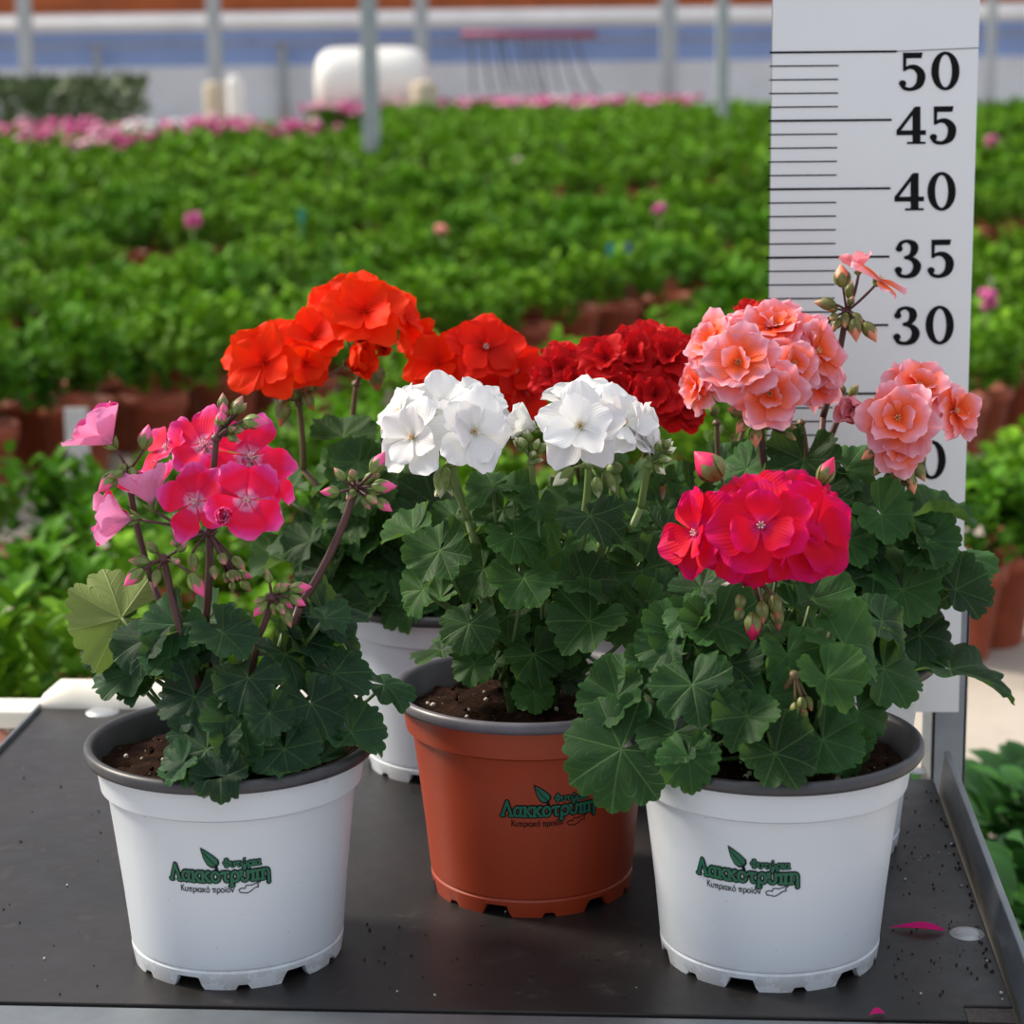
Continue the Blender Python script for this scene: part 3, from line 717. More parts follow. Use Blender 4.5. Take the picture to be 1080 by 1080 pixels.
SERIF = {'Λ': ((.07, 0, .09), (.72, 0, .12)), 'κ': ((.08, 0, .10), (.52, 0, .07), (.05, .62, .06), (.47, .62, .06)), 'π': ((.17, 0, .09), (.47, 0, .09)), 'η': ((.05, .62, .06), (.08, 0, .09)), 'υ': ((.04, .62, .06),), 'ύ': ((.04, .62, .06),), 'Φ': ((.36, 0, .12), (.36, 1, .12)), 'ι': ((.05, .62, .06), (.08, 0, .08)), 'ρ': ((.06, -.28, .08),)}
RR, HH = .0895, .135
ZK = HH/.121
def foot(a):
    """height of the pot's lower edge around the foot ring: feet, small nicks and wide notches"""
    u = (a/(2*math.pi)*6) % 1.0
    if u < .30:
        return .0075*sstep(0, .06, u)*(1-sstep(.24, .30, u))
    if .60 < u < .70: return .0028
    return 0
def make_pot(t, c, body, rim, logo_ang):
    n = 216; b = MB()
    prof = [(.0645, None), (.0657, .0075), (.0660, .0105), (.0651, .0118), (.0660, .0130), (.0690, .04), (.0728, .07), (.0762, .0955), (.0764, .0960), (.0754, .0968), (.0756, .0974), (.0802, .0977), (.0832, .1150)]
    prof = [(r, z if z is None or z < .02 else z*ZK) for r, z in prof]
    rows = []
    for i, (r, z) in enumerate(prof):
        rows.append([b.vert((c.x+r*math.cos(2*math.pi*k/n), c.y+r*math.sin(2*math.pi*k/n), (foot(2*math.pi*k/n) if z is None else max(z, foot(2*math.pi*k/n)+.0002 if i == 1 else 0))), (k/n, i/12)) for k in range(n)])
    b.grid(rows, 0, True)
    inn = [b.vert((c.x+.061*math.cos(2*math.pi*k/n), c.y+.061*math.sin(2*math.pi*k/n), foot(2*math.pi*k/n))) for k in range(n)]
    in2 = [b.vert((c.x+.061*math.cos(2*math.pi*k/n), c.y+.061*math.sin(2*math.pi*k/n), .010)) for k in range(n)]
    b.grid([in2, inn, rows[0]], 0, True); b.face(in2[::-1], 0)
    pot = b.build('pot', body, t, c, sharp=28)
    b = MB(); b.lathe([(r, z+HH-.121) for r, z in [(.0822, .1138), (.0852, .1128), (.0883, .1134), (RR, .1155), (RR, .1185), (.0886, .1203), (.0868, .121), (.0848, .1204), (.0826, .118), (.0760, .099), (.0722, .085)]], 96, 0, (c.x, c.y, 0))
    b.build('rim', rim, pot, c)
    # printed nursery logo wrapped on the wall
    rad = lambda z: lerp(.0690, .0762, (z-.04*ZK)/(.0555*ZK)) if z > .04*ZK else lerp(.0660, .0690, z/(.04*ZK))
    a0 = math.atan2(CAM.y-c.y, CAM.x-c.x) + logo_ang
    def wrap(u, v, off):
        z = .0735 + v; r = rad(z)+off; a = a0 + u/rad(z); return Vector((c.x+r*math.cos(a), c.y+r*math.sin(a), z))
    if c.x < -.12: pot.scale = (.972, .972, 1)
    g = MB(); k_ = MB(); SC = .0000855
    def text(body_, x0, x1, ybase, ysc, out_, in_, serif):
        """letters drawn as pen strokes: body outline width out_, inner fill width in_"""
        adv = 0; items = []
        for ch in body_:
            if ch == ' ': adv += .35; continue
            wd, sts = GLYPH[ch]
            for st in sts: items.append([(adv+x, y) for x, y in st])
            if serif:
                for (x, y, h_) in SERIF.get(ch, ()): items.append([(adv+x-h_, y), (adv+x+h_, y)])
            adv += wd + .12
        adv -= .12; sc_ = (x1-x0)/adv
        for dst, wd, lift in ((k_, out_, .0003), (g, in_, .00055)):
            if wd is None: continue
            for qi, it in enumerate(items):
                P = [(x0+x*sc_, ybase-y*sc_*ysc) for x, y in it]; lf_ = lift+qi*.0000015
                line(dst, P, wd, lf_)
                for (x, y) in P: poly(dst, [(x+wd*math.cos(-2*math.pi*q/8), y+wd*math.sin(-2*math.pi*q/8)) for q in range(8)], lf_)
    def poly(dst, pts, lift): dst.face([dst.vert(wrap((x-550)*SC, (340-y)*SC, lift)) for x, y in pts])
    lf = [(430, 128), (470, 150), (520, 185), (556, 220), (560, 250), (540, 275), (505, 282), (475, 262), (450, 215), (436, 165)]
    poly(k_, lf[::-1], .00035); cx = sum(p[0] for p in lf)/10; cy = sum(p[1] for p in lf)/10
    poly(g, [(cx+(x-cx)*.82, cy+(y-cy)*.82) for x, y in lf][::-1], .00055)
    def line(dst, pts, wd, lift):
        for (xa, ya), (xb, yb) in zip(pts[:-1], pts[1:]):
            l = math.hypot(xb-xa, yb-ya)
            if l < 1e-6: continue
            nx, ny = -(yb-ya)/l*wd, (xb-xa)/l*wd
            q = [(xa+nx, ya+ny), (xa-nx, ya-ny), (xb-nx, yb-ny), (xb+nx, yb+ny)]
            poly(dst, q, lift)
    text('Λακκοτρύπη', 200, 900, 380, 1.12, 19, 10, True)
    text('Φυτώρια', 588, 842, 272, 1.0, 11.5, 5.5, True)
    text('Κυπριακό προϊόν', 272, 650, 462, 1.15, 3.0, None, False)
    line(k_, [(450, 165), (500, 225), (535, 262)], 3, .00065); line(k_, [(530, 270), (535, 290), (525, 308)], 8, .00036); line(k_, [(538, 270), (548, 300)], 6, .00037)
    line(k_, [(682, 448), (700, 436), (726, 440), (732, 418), (770, 420), (800, 410), (852, 382), (812, 420), (820, 437), (795, 440), (770, 460), (742, 476), (715, 472), (690, 468), (682, 448)], 3.2, .0004)
    k_.build('logo_outline', INK, pot, c, smooth=False); g.build('logo_fill', INK_G, pot, c, smooth=False)
    # soil
    rg = R(int(c.x*1000)); b = MB(); rows = []
    for i in range(15):
        r = .0772*i/14
        rows.append([b.vert((c.x+r*math.cos(2*math.pi*k/60), c.y+r*math.sin(2*math.pi*k/60), .1195+.006*noise.noise(Vector((c.x+r*math.cos(2*math.pi*k/60), c.y+r*math.sin(2*math.pi*k/60), .3))*55)+.003*noise.noise(Vector((r*math.cos(2*math.pi*k/60), r*math.sin(2*math.pi*k/60), 1))*170))) for k in range(60)])
    for p_, q_ in zip(rows[:-1], rows[1:]):
        for j in range(60): b.face((p_[j], q_[j], q_[(j+1) % 60], p_[(j+1) % 60]))
    for k in range(60):
        a = rg.uniform(0, 6.283); r = .07*math.sqrt(rg.random()); s = rg.uniform(.0008, .002)
        b.egg((c.x+r*math.cos(a), c.y+r*math.sin(a), .1235), (rg.uniform(-1, 1), rg.uniform(-1, 1), .4), s*2.6, s, 6, 4, 1 if rg.random() < .25 else 0)
    b.build('soil', [SOIL, simple('perlite', (.6, .57, .5), .9)], t, c)

# ------------------------------------------------------------------ geranium leaves, flowers, buds
def add_leaf(b, c, n, tip, Rl, seed, cup=.12, wav=.10, mi=0, fold=0):
    rg = R(seed); n = n.normalized(); x = tip - n*tip.dot(n)
    if x.length < 1e-4: x = n.orthogonal()
    x.normalize(); y = n.cross(x)
    NS = 7*12; A = math.radians(166); ph = rg.uniform(0, 6.28); ph2 = rg.uniform(0, 6.28); tone = rg.random()
    ts = [.001, .2, .42, .64, .82, .93, 1.0]; rows = []
    ring = [[] for _ in ts]
    for i in range(NS+1):
        f = -A + 2*A*i/NS; lob = i/12.0     # lobe coordinate 0..7
        fr = abs((lob % 1.0)-.5)
        env = 1 - .16*(abs(f)/A)**3
        lobe = 1 - .115*(fr*2)**3
        tooth = .065*(abs(math.sin(math.pi*3*lob))-.62)
        for k, t in enumerate(ts):
            r = t*env*(1 + (lobe-1)*t**2 + tooth*t**4)
            fx, fy = r*math.cos(f), r*math.sin(f)
            z = cup*t*t*(1.0) - .065*t*math.cos(2*math.pi*(lob-.5))*(.4+.6*t) + .03*t**5*math.cos(2*math.pi*lob*1.5+ph) + wav*t*t*math.sin(2*f+ph) + wav*.7*t**3*math.sin(3*f+ph2) + .02*t**3*math.sin(9*f+ph)
            z += fold*abs(fy)*.9 - .22*t*t*max(0, math.cos(f))*t
            ring[k].append(b.vert(c + (x*fx + y*fy + n*z)*Rl, (lob, t), min(1, max(0, tone+.12*math.sin(ph+f)))))
    for a, d in zip(ring[:-1], ring[1:]):
        for j in range(NS): b.face((a[j], d[j], d[j+1], a[j+1]), mi)

def add_petal(b, c, d, n, L, W, rg, bend=.15, cup=.18, wave=.06, mi=0):
    d = d.normalized(); n = (n-d*n.dot(d)).normalized(); s = n.cross(d)
    NU, NW = 8, 10; rows = []; ph = rg.uniform(0, 6.28); tone = rg.random(); sk = rg.uniform(-.12, .12); nt = rg.uniform(0, .05)
    for i in range(NU+1):
        u = math.sin(math.pi/2*i/NU)
        if u < .60: wd = W*(.14+.86*sstep(-.05, .64, u))
        else: wd = W*math.sqrt(max(0.0, 1-((u-.60)/.52)**2))
        row = []
        for k in range(NW+1):
            v = -1+2*k/NW
            z = bend*L*(u**1.5)*-1 + cup*W*v*v*(1-.4*u) + wave*L*u*u*math.sin(2.6*v+ph) + .35*wave*L*u**3*math.sin(7*v+ph*2)
            x = L*(u - .20*(u**4)*v*v*abs(v) - nt*(u**6)*math.exp(-(v/.22)**2) + .012*u**5*math.sin(6*v+ph))
            row.append(b.vert(c + d*x + s*(wd*v + sk*L*u*u) + n*z, (v*.5+.5, u), tone))
        rows.append(row)
    for a, q in zip(rows[:-1], rows[1:]):
        for j in range(NW): b.face((a[j], q[j], q[j+1], a[j+1]), mi)

STYLE = dict(  # layers: (count, length, half width, tilt from flower plane)
    pink=[(5, 1.0, .40, .26)],
    pinkcup=[(5, 1.0, .50, .80)],
    white=[(5, 1.0, .43, .22), (4, .78, .36, .62)],
    orange=[(5, 1.0, .47, .2), (4, .78, .40, .55)],
    scarlet=[(5, 1.0, .46, .2), (4, .8, .40, .6)],
    crimson=[(6, 1.0, .44, .15), (6, .82, .40, .5), (5, .55, .32, .95)],
    salmon=[(6, 1.0, .43, .22), (5, .80, .40, .55), (3, .5, .3, .95)],
    hot=[(5, 1.0, .50, .20), (3, .74, .38, .6)],
    cup=[(5, 1.0, .46, .95), (3, .8, .38, 1.15)],
    rose=[(6, 1.0, .5, 1.05), (5, .8, .45, 1.2), (3, .55, .35, 1.35)],
)
def make_floret(parent, origin, c, n, rad, kind, style, seed, stamen=None):
    rg = R(seed); b = MB(); n = n.normalized(); a = n.orthogonal().normalized()
    a = (Matrix.Rotation(rg.uniform(0, 6.28), 3, n) @ a); q = n.cross(a)
    for li, (cnt, L, W, tilt) in enumerate(STYLE[style]):
        for k in range(cnt):
            az = 2*math.pi*k/cnt + li*.6 + rg.uniform(-.2, .2); tl = tilt+rg.uniform(-.24, .24)
            e = a*math.cos(az)+q*math.sin(az)
            d = e*math.cos(tl)+n*math.sin(tl); pn = n*math.cos(tl)-e*math.sin(tl)
            big = style in ('cup', 'rose', 'pinkcup')
            add_petal(b, c + n*(li*.045*rad + .012*rad*k/cnt*2) + e*rad*.03, d, pn, rad*L*rg.uniform(.92, 1.06), rad*W*rg.uniform(.92, 1.08), rg,
                      bend=rg.uniform(.0, .3) if not big else -.12, cup=.22 if not big else .55, wave=.08 if kind not in ('salmon', 'crimson') else .11)
    mats = [PET[kind], stamen or STAMEN_W]
    if style not in ('rose', 'crimson', 'pinkcup') and kind != 'orange':
        for k in range(6):
            e = a*math.cos(k*1.05)+q*math.sin(k*1.05)
            b.tube([c, c+n*rad*.13+e*rad*.03, c+n*rad*.2+e*rad*.07], [rad*.012, rad*.009, rad*.016], 5, 1)
    o = b.build('floret', mats, parent, origin); return o
def make_bud(parent, origin, c, d, L, kind, seed, closed=True, fat=.27):
    b = MB(); b.egg(c, d, L, L*fat, 12, 9, 0, R(seed).random(), .82)
    ax = Vector(d).normalized(); a = ax.orthogonal().normalized(); q = ax.cross(a)
    for k in range(5):   # sepals hugging the bud
        e = a*math.cos(k*1.257)+q*math.sin(k*1.257); base = Vector(c)-ax*L*.46; rows = []
        s = ax.cross(e)
        for i in range(6):
            u = i/5; rr = L*fat*(math.sin(math.pi*(min(1, u*.62+.05))**.82)+.10); wd = L*fat*.55*math.sin(math.pi*(u*.9+.1))
            p = base+ax*L*.62*u+e*rr; rows.append([b.vert(p-s*wd-e*wd*.25, (0, 0), .8), b.vert(p, (0, 0), .5), b.vert(p+s*wd-e*wd*.25, (0, 0), .8)])
        b.grid(rows, 1)
    return b.build('bud', [BUDC[kind] if closed else BUD[kind], SEPAL if kind in ('white', 'pink') else SEPAL_RED], parent, origin)

def geranium(name, label, kind, base_px, pot_mats, logo_ang, leafm, stem_mat, heads, leaves, fills, seed, leafdY=-.0):
    c = on_plane(base_px[0], base_px[1], 0) if len(base_px) == 2 else Vector(base_px)
    t = thing(name, c, label, 'potted plant')
    make_pot(t, c, pot_mats[0], pot_mats[1], logo_ang)
    Yp = c.y; rg = R(seed)
    soilc = Vector((c.x, c.y, .119))
    crown = soilc + Vector((0, 0, .02))
    fol = MB()
    def petiole(p, n):
        base = crown + Vector((rg.uniform(-.02, .02), rg.uniform(-.02, .02), rg.uniform(-.02, .03)))
        v = p-base; L = v.length
        fol.curve(base, p-n*.0008, Vector((0, 0, -.12*L))+v*.0+Vector((v.x, v.y, 0))*.10, .0017, .0011, 6, 1, 7)
    i = 0
    def one(px, py, rpx, dY, nrm=None, tip=None, sd=0, cup=None, fold=0, wav=None):
        p = pt(px, py, Yp+dY); r = rpx/F*depth(p)
        o = Vector((p.x-c.x, p.y-c.y, 0)); o = o/(o.length+.02)
        if nrm is None:
            nn = o*.65 + Vector((0, 0, .85)) + Vector((0, -.38, 0)) + Vector((rg.uniform(-1, 1), rg.uniform(-1, 1), rg.uniform(-1, 1)))*.30
        else: nn = RTV*nrm[0] + UPV*nrm[1] - FWD*nrm[2]
        nn.normalize()
        tp = (o*.9 + Vector((rg.uniform(-.35, .35), rg.uniform(-.35, .1), -.55))) if tip is None else RTV*tip[0]+UPV*tip[1]-FWD*(tip[2] if len(tip) > 2 else 0)
        add_leaf(fol, p, nn, tp, r, seed*1000+sd, cup if cup is not None else rg.uniform(-.06, .3), wav if wav is not None else rg.uniform(.10, .24), 0, fold if fold else rg.uniform(-.05, .36))
        petiole(p, nn)
    for k, L in enumerate(leaves):
        kw = L[4] if len(L) > 4 else {}
        one(L[0], L[1], L[2], L[3], sd=k, **kw)
    k = 500
    for (ex_, ey_, rx, ry, d0, d1, cnt, lr) in fills:
        for j in range(cnt):
            a = rg.uniform(0, 6.283); q = math.sqrt(rg.random())
            one(ex_+rx*q*math.cos(a), ey_+ry*q*math.sin(a), lr*rg.uniform(.75, 1.15), rg.uniform(d0, d1), sd=k); k += 1
    # woody main stems in the pot
    for j in range(5):
        a = j*1.26; fol.curve(soilc+Vector((.012*math.cos(a), .012*math.sin(a), -.01)), soilc+Vector((.035*math.cos(a), .035*math.sin(a), .08)), (0, 0, .01), .0035, .0025, 7, 1)
    # leaves and stalks rest on the rim and the soil instead of passing through them
    for i_, (x, y, z) in enumerate(fol.v):
        r = math.hypot(x-c.x, y-c.y); top = HH+.0025
        if .066 < r < .0915 and .07 < z < top: fol.v[i_] = (x, y, lerp(max(z, .1215), top, sstep(.066, .076, r)*(1-sstep(.0895, .0915, r)) if r < .0895 else (1-sstep(.0895, .0915, r))) if r < .0895 else lerp(z, top, 1-sstep(.0895, .0915, r)))
        elif r <= .066 and .07 < z < .1215 and fol.mi is not None: fol.v[i_] = (x, y, max(z, .1215) if z > .117 else z)
    fol.build('foliage', [leafm, PETIOLE], t, c)
    for hi, h in enumerate(heads):
        hub = pt(h['hub'][0], h['hub'][1], Yp+h['hub'][2]); sm = h.get('stem', stem_mat); hk = h.get('kind', kind)
        b = MB()
        if 'base' in h: bs = pt(h['base'][0], h['base'][1], Yp+h['base'][2])
        else: bs = soilc + Vector((rg.uniform(-.02, .02), rg.uniform(-.02, .02), .02))
        sr = h.get('r', .0021)
        b.curve(bs, hub, Vector((bs.x-hub.x, bs.y-hub.y, 0))*-.12+Vector((rg.uniform(-.004, .004), 0, 0)), sr*1.1, sr, 9, 0, 10)
        if 'base' in h and not h.get('free'): b.curve(soilc, bs, Vector((bs.x-soilc.x, bs.y-soilc.y, 0))*.12, sr*1.25, sr*1.1, 8, 0, 7)
        b.egg(hub, hub-bs, sr*3.4, sr*1.8, 10, 6)
        fls = []; bds = []
        for k, fl in enumerate(h.get('fl', [])):
            px, py, rpx, dY = fl[:4]; kw = fl[4] if len(fl) > 4 else {}
            p = pt(px, py, Yp+dY); rad = rpx/F*depth(p); n = (p-hub).normalized()*.8
            if 'n' in kw: n = RTV*kw['n'][0]+UPV*kw['n'][1]-FWD*kw['n'][2]
            else: n = n + Vector((0, -.75, .18)) + Vector((rg.uniform(-.2, .2), 0, rg.uniform(-.2, .2)))
            n.normalize()
            cal = p - n*rad*.10; v = cal-hub
            b.curve(hub, cal, -n*v.length*.22, .0009, .0010, 6, 0, 6)
            for e in range(5):   # green calyx
                aa = n.orthogonal().normalized(); ee = Matrix.Rotation(e*1.257, 3, n) @ aa
                b.egg(cal+ee*rad*.10+n*rad*.05, n+ee*.7, rad*.34, rad*.05, 6, 5, 1)
            fls.append((p, n, rad, kw.get('k', hk), kw.get('s', hk if hk != 'pink' else 'pink'), seed*77+hi*20+k))
        for k, bd in enumerate(h.get('bd', [])):
            px, py, lpx, dY = bd[:4]; kw = bd[4] if len(bd) > 4 else {}
            p = pt(px, py, Yp+dY); L = lpx/F*depth(p); d = (p-hub).normalized()
            if 'd' in kw: d = RTV*kw['d'][0]+UPV*kw['d'][1]-FWD*(kw['d'][2] if len(kw['d']) > 2 else 0)
            d.normalize(); q = p-d*L*.48
            b.curve(hub, q, -d*(q-hub).length*.15, .0008, .0009, 6, 0, 5)
            bds.append((p, d, L, hk, seed*31+hi*20+k, not kw.get('open', False), kw.get('fat', .27)))
        if 'bc' in h:   # a cluster of closed buds around a point: (px, py, spread px, count, bud length px)
            for (px, py, spx, cnt, lpx) in h['bc']:
                for k in range(cnt):
                    d = Vector((rg.uniform(-1, 1), rg.uniform(-.9, .6), rg.uniform(-1, 1))).normalized()
                    p0 = pt(px, py, Yp+h['hub'][2]); m_ = depth(p0)/F; p = p0 + d*spx*m_*rg.uniform(.55, 1)
                    dd = ((p-hub).normalized()*.9+d*.4).normalized(); L = lpx*m_*rg.uniform(.75, 1.15); q = p-dd*L*.48
                    b.curve(hub, q, (0, 0, 0), .0007, .0008, 5, 0, 4)
                    bds.append((p, dd, L, hk, seed*37+hi*20+k, rg.random() > .25, .27))
        hd = b.build('flower_head' if fls else 'bud_stalk', [sm, SEPAL if hk in ('white', 'pink', 'salmon') else SEPAL_RED], t, c)
        for p, n, rad, kk, ss, sd in fls: make_floret(hd, c, p, n, rad, kk, ss, sd, STAMEN_Y if kk in ('white', 'orange', 'salmon') else None)
        for p, d, L, kk, sd, cl, ft in bds: make_bud(hd, c, p, d, L, kk, sd, cl, ft)
    return t

# ---- pink geranium, white pot, front left
geranium('pink_geranium', 'pink and red geranium in a white printed pot at the front left of the shelf', 'pink', (252, 999), (POT_W, RIM_G), -.14, LEAF_PINK, STEM_RED,
  heads=[
   dict(hub=(221, 562, -.01), base=(217, 655, -.005), r=.0022, fl=[
      (216, 471, 46, .012, dict(n=(-.15, .45, .9))), (178, 474, 38, .03, dict(n=(-.6, .5, .6))), (262, 484, 50, .005, dict(n=(.4, .35, .85))),
      (207, 530, 44, -.03, dict(n=(-.15, .2, 1))), (259, 528, 46, -.035, dict(n=(.2, .1, 1))), (240, 505, 34, -.005, dict(n=(.1, .5, .9))),
      (287, 500, 36, .022, dict(n=(.85, .35, .5))),
      (237, 545, 17, -.045, dict(s='rose', n=(0, .1, 1))), (160, 532, 47, -.01, dict(s='pinkcup', n=(-.25, .9, .1))), (140, 547, 47, -.01, dict(s='pinkcup', n=(-.95, .12, .1)))],
      bd=[(186, 572, 18, -.03), (204, 594, 22, -.03, dict(d=(.1, -1))), (252, 594, 20, -.02), (235, 590, 20, -.035), (226, 604, 18, -.03)], bc=[(251, 614, 16, 9, 15)]),
   dict(hub=(173, 590, -.02), base=(198, 690, -.025), r=.0022, bd=[(147, 592, 24, -.025, dict(d=(-1, .1))), (141, 609, 28, -.03, dict(d=(-.8, -.7), open=True)), (165, 610, 20, -.03, dict(d=(-.2, -1))), (208, 617, 30, -.035, dict(d=(.5, -.9), open=True)), (192, 577, 18, -.03), (160, 577, 18, -.015), (186, 592, 18, -.035)]),
   dict(hub=(135, 497, -.005), base=(160, 612, 0), r=.0018, fl=[(118, 468, 48, -.005, dict(s='pinkcup', n=(-.6, .7, .25)))],
      bd=[(154, 461, 28, -.005, dict(d=(.2, 1), open=True)), (114, 509, 30, -.015, dict(d=(-.7, -.7), open=True)), (128, 497, 18, -.01, dict(d=(-.3, -.6))), (141, 503, 22, -.015, dict(d=(.3, -1))), (122, 500, 18, -.02, dict(d=(-1, -.3)))]),
   dict(hub=(228, 462, -.02), base=(221, 520, -.012), free=True, r=.0019, bd=[(235, 424, 20, -.02, dict(d=(0, 1))), (251, 427, 22, -.02, dict(d=(.5, 1))), (270, 445, 28, -.03, dict(d=(1, -.1), open=True))], bc=[(246, 444, 19, 13, 18)]),
   dict(hub=(375, 514, .01), base=(316, 640, 0), r=.0023, bd=[(399, 488, 28, .0, dict(d=(.6, 1), open=True)), (405, 513, 28, .0, dict(d=(1, 0), open=True)), (348, 519, 22, .0, dict(d=(-1, 0), open=True)), (358, 500, 18, .0, dict(d=(-.6, .7))), (372, 500, 18, 0), (393, 527, 20, -.005), (405, 533, 22, 0, dict(d=(.8, -.6), open=True))], bc=[(385, 514, 20, 9, 17)]),
   dict(hub=(287, 630, -.03), base=(272, 672, -.025), r=.0019, bd=[(317, 620, 24, -.03, dict(d=(1, .1), open=True)), (274, 642, 22, -.035, dict(d=(-.6, -.8), open=True)), (303, 652, 22, -.035, dict(d=(.4, -1))), (283, 608, 16, -.03, dict(d=(-.2, 1))), (314, 634, 20, -.035, dict(d=(.9, -.5), open=True))], bc=[(292, 630, 20, 9, 16)]),
  ],
  leaves=[(128, 652, 62, .015, dict(nrm=(-.35, -.25, -.9), tip=(-.85, -.3), cup=.1)), (118, 668, 46, .03, dict(nrm=(-.3, .3, .9), tip=(-.9, -.4))),
   (156, 672, 42, -.02, dict(nrm=(-.25, .75, .6), tip=(-.5, -.5))), (178, 690, 34, -.03, dict(nrm=(.1, .5, .85), tip=(.2, -1))), (140, 710, 46, .0, dict(nrm=(-.2, .9, .45), tip=(-1, -.2))),
   (235, 668, 40, -.04, dict(nrm=(.1, .8, .6), tip=(.3, -.6))), (345, 640, 46, .02, dict(nrm=(.3, .8, .5), tip=(.9, -.3))), (305, 660, 40, .01), (300, 690, 40, -.02),
   (205, 735, 42, -.045, dict(nrm=(-.25, .45, .85), tip=(-.2, -1))), (262, 715, 40, -.05, dict(nrm=(0, .8, .6), tip=(-.1, -.8))), (284, 752, 28, -.07, dict(nrm=(.1, .4, .9), tip=(.1, -1))),
   (218, 790, 52, -.07, dict(nrm=(-.25, .5, .8), tip=(-.4, -.9))), (255, 760, 46, -.06, dict(nrm=(.1, .55, .85), tip=(.2, -1))), (232, 820, 32, -.082, dict(nrm=(0, .5, .85), tip=(.1, -1))), (190, 808, 30, -.075, dict(nrm=(-.5, .6, .6), tip=(-1, -.5))),
   (300, 790, 42, -.065, dict(nrm=(.15, .4, .9), tip=(.1, -1))), (328, 742, 42, -.04, dict(nrm=(.35, .6, .7), tip=(.3, -.9))), (370, 772, 42, -.03, dict(nrm=(.5, .65, .6), tip=(.9, -.6))),
   (405, 722, 36, .01, dict(nrm=(.2, .9, .35), tip=(1, .1))), (352, 710, 44, -.01, dict(nrm=(.3, .75, .6), tip=(.6, -.6))), (340, 800, 30, -.05, dict(nrm=(.4, .4, .8), tip=(.5, -1)))],
  fills=[(270, 700, 110, 70, -.03, .05, 18, 36), (280, 770, 90, 40, -.05, .04, 12, 32), (200, 700, 60, 50, -.02, .04, 7, 32)], seed=1)

# ---- white geranium, terracotta pot, centre
geranium('white_geranium', 'white geranium in the terracotta coloured printed pot at the centre of the shelf', 'white', (561, 928), (POT_R, RIM_P), .16, LEAF_MID, STEM_GREEN,
  heads=[
   dict(hub=(476, 489, -.02), base=(494, 548, -.015), r=.0024, fl=[(437, 462, 46, -.045, dict(n=(-.45, .12, .9))), (499, 456, 46, -.05, dict(n=(.3, .1, 1))), (466, 430, 46, -.02, dict(n=(-.1, .6, .75))), (505, 432, 36, -.01, dict(n=(.4, .6, .7))), (424, 436, 36, -.02, dict(n=(-.8, .4, .5))), (478, 448, 34, -.03)],
      bd=[(466, 509, 34, -.03, dict(d=(-.1, -1))), (475, 512, 24, -.015, dict(d=(.2, -1)))]),
   dict(hub=(621, 490, -.02), base=(616, 545, -.015), r=.0024, fl=[(612, 451, 50, -.05, dict(n=(-.05, .3, .95))), (566, 452, 34, -.02, dict(n=(-.9, .35, .3), s='cup')), (655, 448, 46, -.02, dict(n=(.5, .5, .7))), (676, 455, 36, -.01, dict(n=(.85, .25, .5))), (612, 425, 40, .0, dict(n=(-.1, .85, .5))), (640, 436, 38, .0, dict(n=(.3, .8, .5)))],
      bd=[(594, 503, 30, -.03, dict(d=(-.7, -.6), open=True)), (630, 514, 24, -.03, dict(d=(.1, -1))), (643, 508, 26, -.02, dict(d=(.5, -1)))]),
   dict(hub=(561, 487, -.03), base=(572, 545, -.02), r=.0019, bc=[(560, 474, 17, 9, 16)]),
   dict(hub=(684, 490, -.02), base=(676, 535, -.01), r=.0022, bc=[(695, 478, 18, 10, 16)]),
   dict(hub=(648, 494, .0), base=(650, 530, .01), r=.0030, bd=[(642, 480, 18, 0)]),
   dict(hub=(474, 506, .005), base=(500, 560, 0), r=.0018, bd=[(462, 520, 16, -.01)]),
  ],
  leaves=[(464, 580, 40, -.045, dict(nrm=(-.35, .5, .8), tip=(-.3, -1))), (622, 544, 40, -.055, dict(nrm=(.1, .85, .5), tip=(.1, -.8), cup=-.08)), (543, 566, 36, -.045, dict(nrm=(.15, .65, .75), tip=(.5, -.9))), (552, 610, 42, -.06, dict(nrm=(.1, .75, .65), tip=(.2, -.9))),
   (618, 614, 38, -.06, dict(nrm=(.25, .7, .65), tip=(.7, -.6))), (495, 658, 34, -.07, dict(nrm=(-.15, .5, .85), tip=(-.2, -1))), (446, 622, 32, -.02, dict(nrm=(-.6, .5, .5), tip=(-.8, -.6))), (435, 560, 36, 0, dict(nrm=(-.4, .8, .4), tip=(-1, -.1))),
   (622, 655, 46, -.075, dict(nrm=(-.1, .65, .8), tip=(-.5, -.8), fold=.25)), (672, 650, 44, -.06, dict(nrm=(-.35, .6, .75), tip=(.2, -1), fold=.4)), (690, 635, 46, -.05, dict(nrm=(.2, .8, .5), tip=(.8, -.2))),
   (563, 690, 34, -.05, dict(nrm=(.05, .4, .9), tip=(.2, -1))), (465, 686, 34, -.01, dict(nrm=(-.3, .9, .35), tip=(-1, -.2))), (676, 602, 44, -.03, dict(nrm=(.2, .6, .75), tip=(.2, -1))), (562, 730, 24, -.05, dict(nrm=(0, .3, .95), tip=(.1, -1))),
   (520, 512, 32, -.03, dict(nrm=(-.1, .85, .5), tip=(-.6, -.5))), (543, 520, 30, -.035, dict(nrm=(.3, .8, .5), tip=(.6, -.6))), (568, 530, 22, -.045), (480, 545, 30, .0), (592, 580, 34, -.03), (655, 572, 36, -.02, dict(nrm=(.3, .8, .5), tip=(.7, -.5))), (510, 600, 36, -.03), (590, 655, 34, -.03), (655, 540, 32, 0), (700, 560, 40, .01), (535, 650, 32, -.03), (500, 700, 26, -.04)],
  fills=[(560, 600, 120, 80, -.02, .05, 26, 34), (570, 680, 90, 40, -.04, .04, 14, 30)], seed=2)

